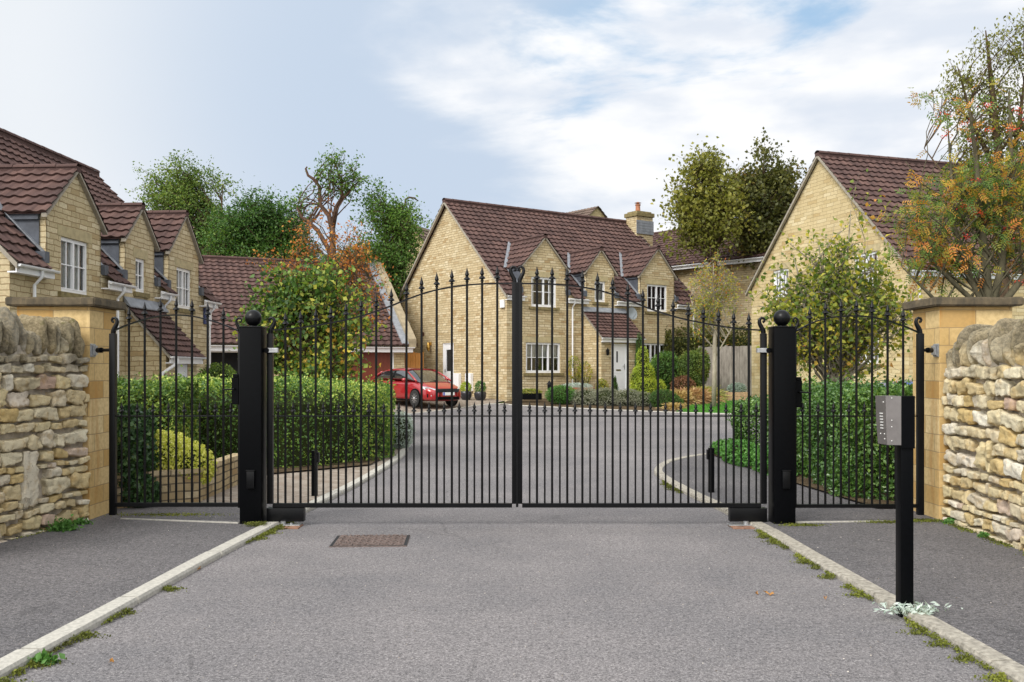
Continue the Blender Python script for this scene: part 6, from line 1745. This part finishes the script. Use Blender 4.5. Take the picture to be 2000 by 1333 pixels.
cc.append(np.stack([rng.normal(-2.42, .05, 1200), rng.normal(8.72, .04, 1200), rng.uniform(.0, .07, 1200)], 1))
for (x, y, n_, sx, sy) in ((4.05, 8.98, 900, .10, .04), (3.62, 8.9, 800, .13, .03), (2.74, 8.72, 600, .1, .03), (-3.5, 9.35, 700, .3, .05)):
    cc.append(np.stack([rng.normal(x, sx, n_), rng.normal(y, sy, n_), .038 + np.abs(rng.normal(.004, .006, n_))], 1))
for yy in np.arange(5.2, 9.0, .04):
    xw = 4.262 - .162 * (9.05 - yy) / 3.45 - .03; m_ = int(26 * (1 + math.sin(yy * 9)))
    cc.append(np.stack([xw - np.abs(rng.normal(0, .045, m_)), np.full(m_, yy) + rng.normal(0, .02, m_), .038 + np.abs(rng.normal(.005, .007, m_))], 1))
    xw = -4.18 - .44 * (9.05 - yy) / 2.45 + .03; m_ = int(7 * (1 + math.sin(yy * 7)))
    if yy > 6.6: cc.append(np.stack([xw + np.abs(rng.normal(0, .03, m_)), np.full(m_, yy) + rng.normal(0, .02, m_), .038 + np.abs(rng.normal(.004, .005, m_))], 1))
cc = np.concatenate(cc)
leaves('kerb_moss', cc, .015, LV['moss'], rng, None, asp=.8, vs=5, vmix=.6, kind='stuff', label='yellow green moss and debris along the kerbs and wall foot')
def weed(label, x, y, r, n_, size, mat, seed, z=.04, name='weed'):
    rng = np.random.default_rng(seed); c = rng.normal(0, r * .5, (n_, 3)); c[:, 2] = np.abs(c[:, 2]) * .6 + .005; c[:, 1] *= .6
    o = leaves(name, c, size, mat, rng, None, asp=.55, label=label, cat='plant'); o.location = (x, y, z); return o
weed('green weed at the foot of the left rubble wall', -4.12, 8.45, .12, 420, .04, LV['weed'], 1)
weed('smaller green weed at the left wall foot nearer the pillar', -4.1, 8.78, .07, 160, .035, LV['weed'], 2)
weed('green weed at the right wall foot beside the pillar', 4.2, 8.82, .06, 170, .04, LV['weed'], 3)
weed('green weed at the right wall foot nearer the camera', 4.14, 8.1, .05, 110, .035, LV['weed'], 4)
weed('grass tuft by the left kerb near the camera', -2.40, 4.72, .06, 220, .045, LV['weed'], 5, .0)
# silvery plant at the keypad post
rng = np.random.default_rng(12); n_ = 200
c = np.stack([rng.normal(.01, .10, n_), rng.normal(-.06, .035, n_), rng.uniform(.01, .06, n_)], 1); t = rnd_dirs(rng, n_, .1) * .022; 
o = leaf_obj('silver_plant', c, t, orient(rng, t) * .007, rng.random(n_), LV['silver'], label='silvery leaved weed around the foot of the keypad post', cat='plant'); o.location = (kx, ky - .02, .03)
def fallen(label, px, py, size, seed, z=.0):
    Y = (H - z) * F / (py - HZ); p = P(px, py, Y); rd = random.Random(seed); mb = MB(); pts = []
    for k in range(14):
        an = 2 * math.pi * k / 14; r_ = size * (.5 if k % 2 else 1) * (1.3 if k == 0 else 1); pts.append(V((r_ * math.cos(an), .6 * r_ * math.sin(an), .012 + .012 * math.sin(an * 2 + seed))))
    for k in range(14): mb.face([(0, 0, .006), pts[k], pts[(k + 1) % 14]], rd.random())
    o = mb.build('fallen_leaf', LV['deadleaf'], label=label, cat='leaf', group='fallen leaves on the drive'); o.location = (p.x, p.y, z + .004); o.rotation_euler = (0, 0, rd.uniform(0, 6))
fallen('orange fallen leaf on the road left of the keypad post', 1503, 1163, .038, 1)
fallen('small brown fallen leaf just left of the orange one', 1478, 1163, .018, 2)
fallen('small brown leaf between the orange leaf and right kerb', 1612, 1172, .016, 3)
fallen('pinkish brown leaf beside the left kerb halfway along', 388, 1114, .025, 4)
fallen('tiny dark leaf alone near the bottom left of the road', 218, 1296, .014, 5)
# grit and crumbs scattered on the tarmac
rng = np.random.default_rng(15); n_ = 1500
y = 3 + 6.5 * rng.random(n_) ** .7; x = rng.uniform(-4.1, 4.1, n_); z = np.where((x < -2.6) | (x > 2.52), .041, .003)
c = np.stack([x, y, z], 1); t = rnd_dirs(rng, n_); t[:, 2] *= .2; t *= rng.uniform(.002, .006, (n_, 1))
leaf_obj('grit', c, t, orient(rng, t) * .003, rng.random(n_), leafmat('grit', [(0, (.05, .04, .03)), (.5, (.25, .2, .15)), (1, (.6, .56, .5))], 0, .9), kind='stuff', label='loose grit and crumbs scattered over the tarmac')
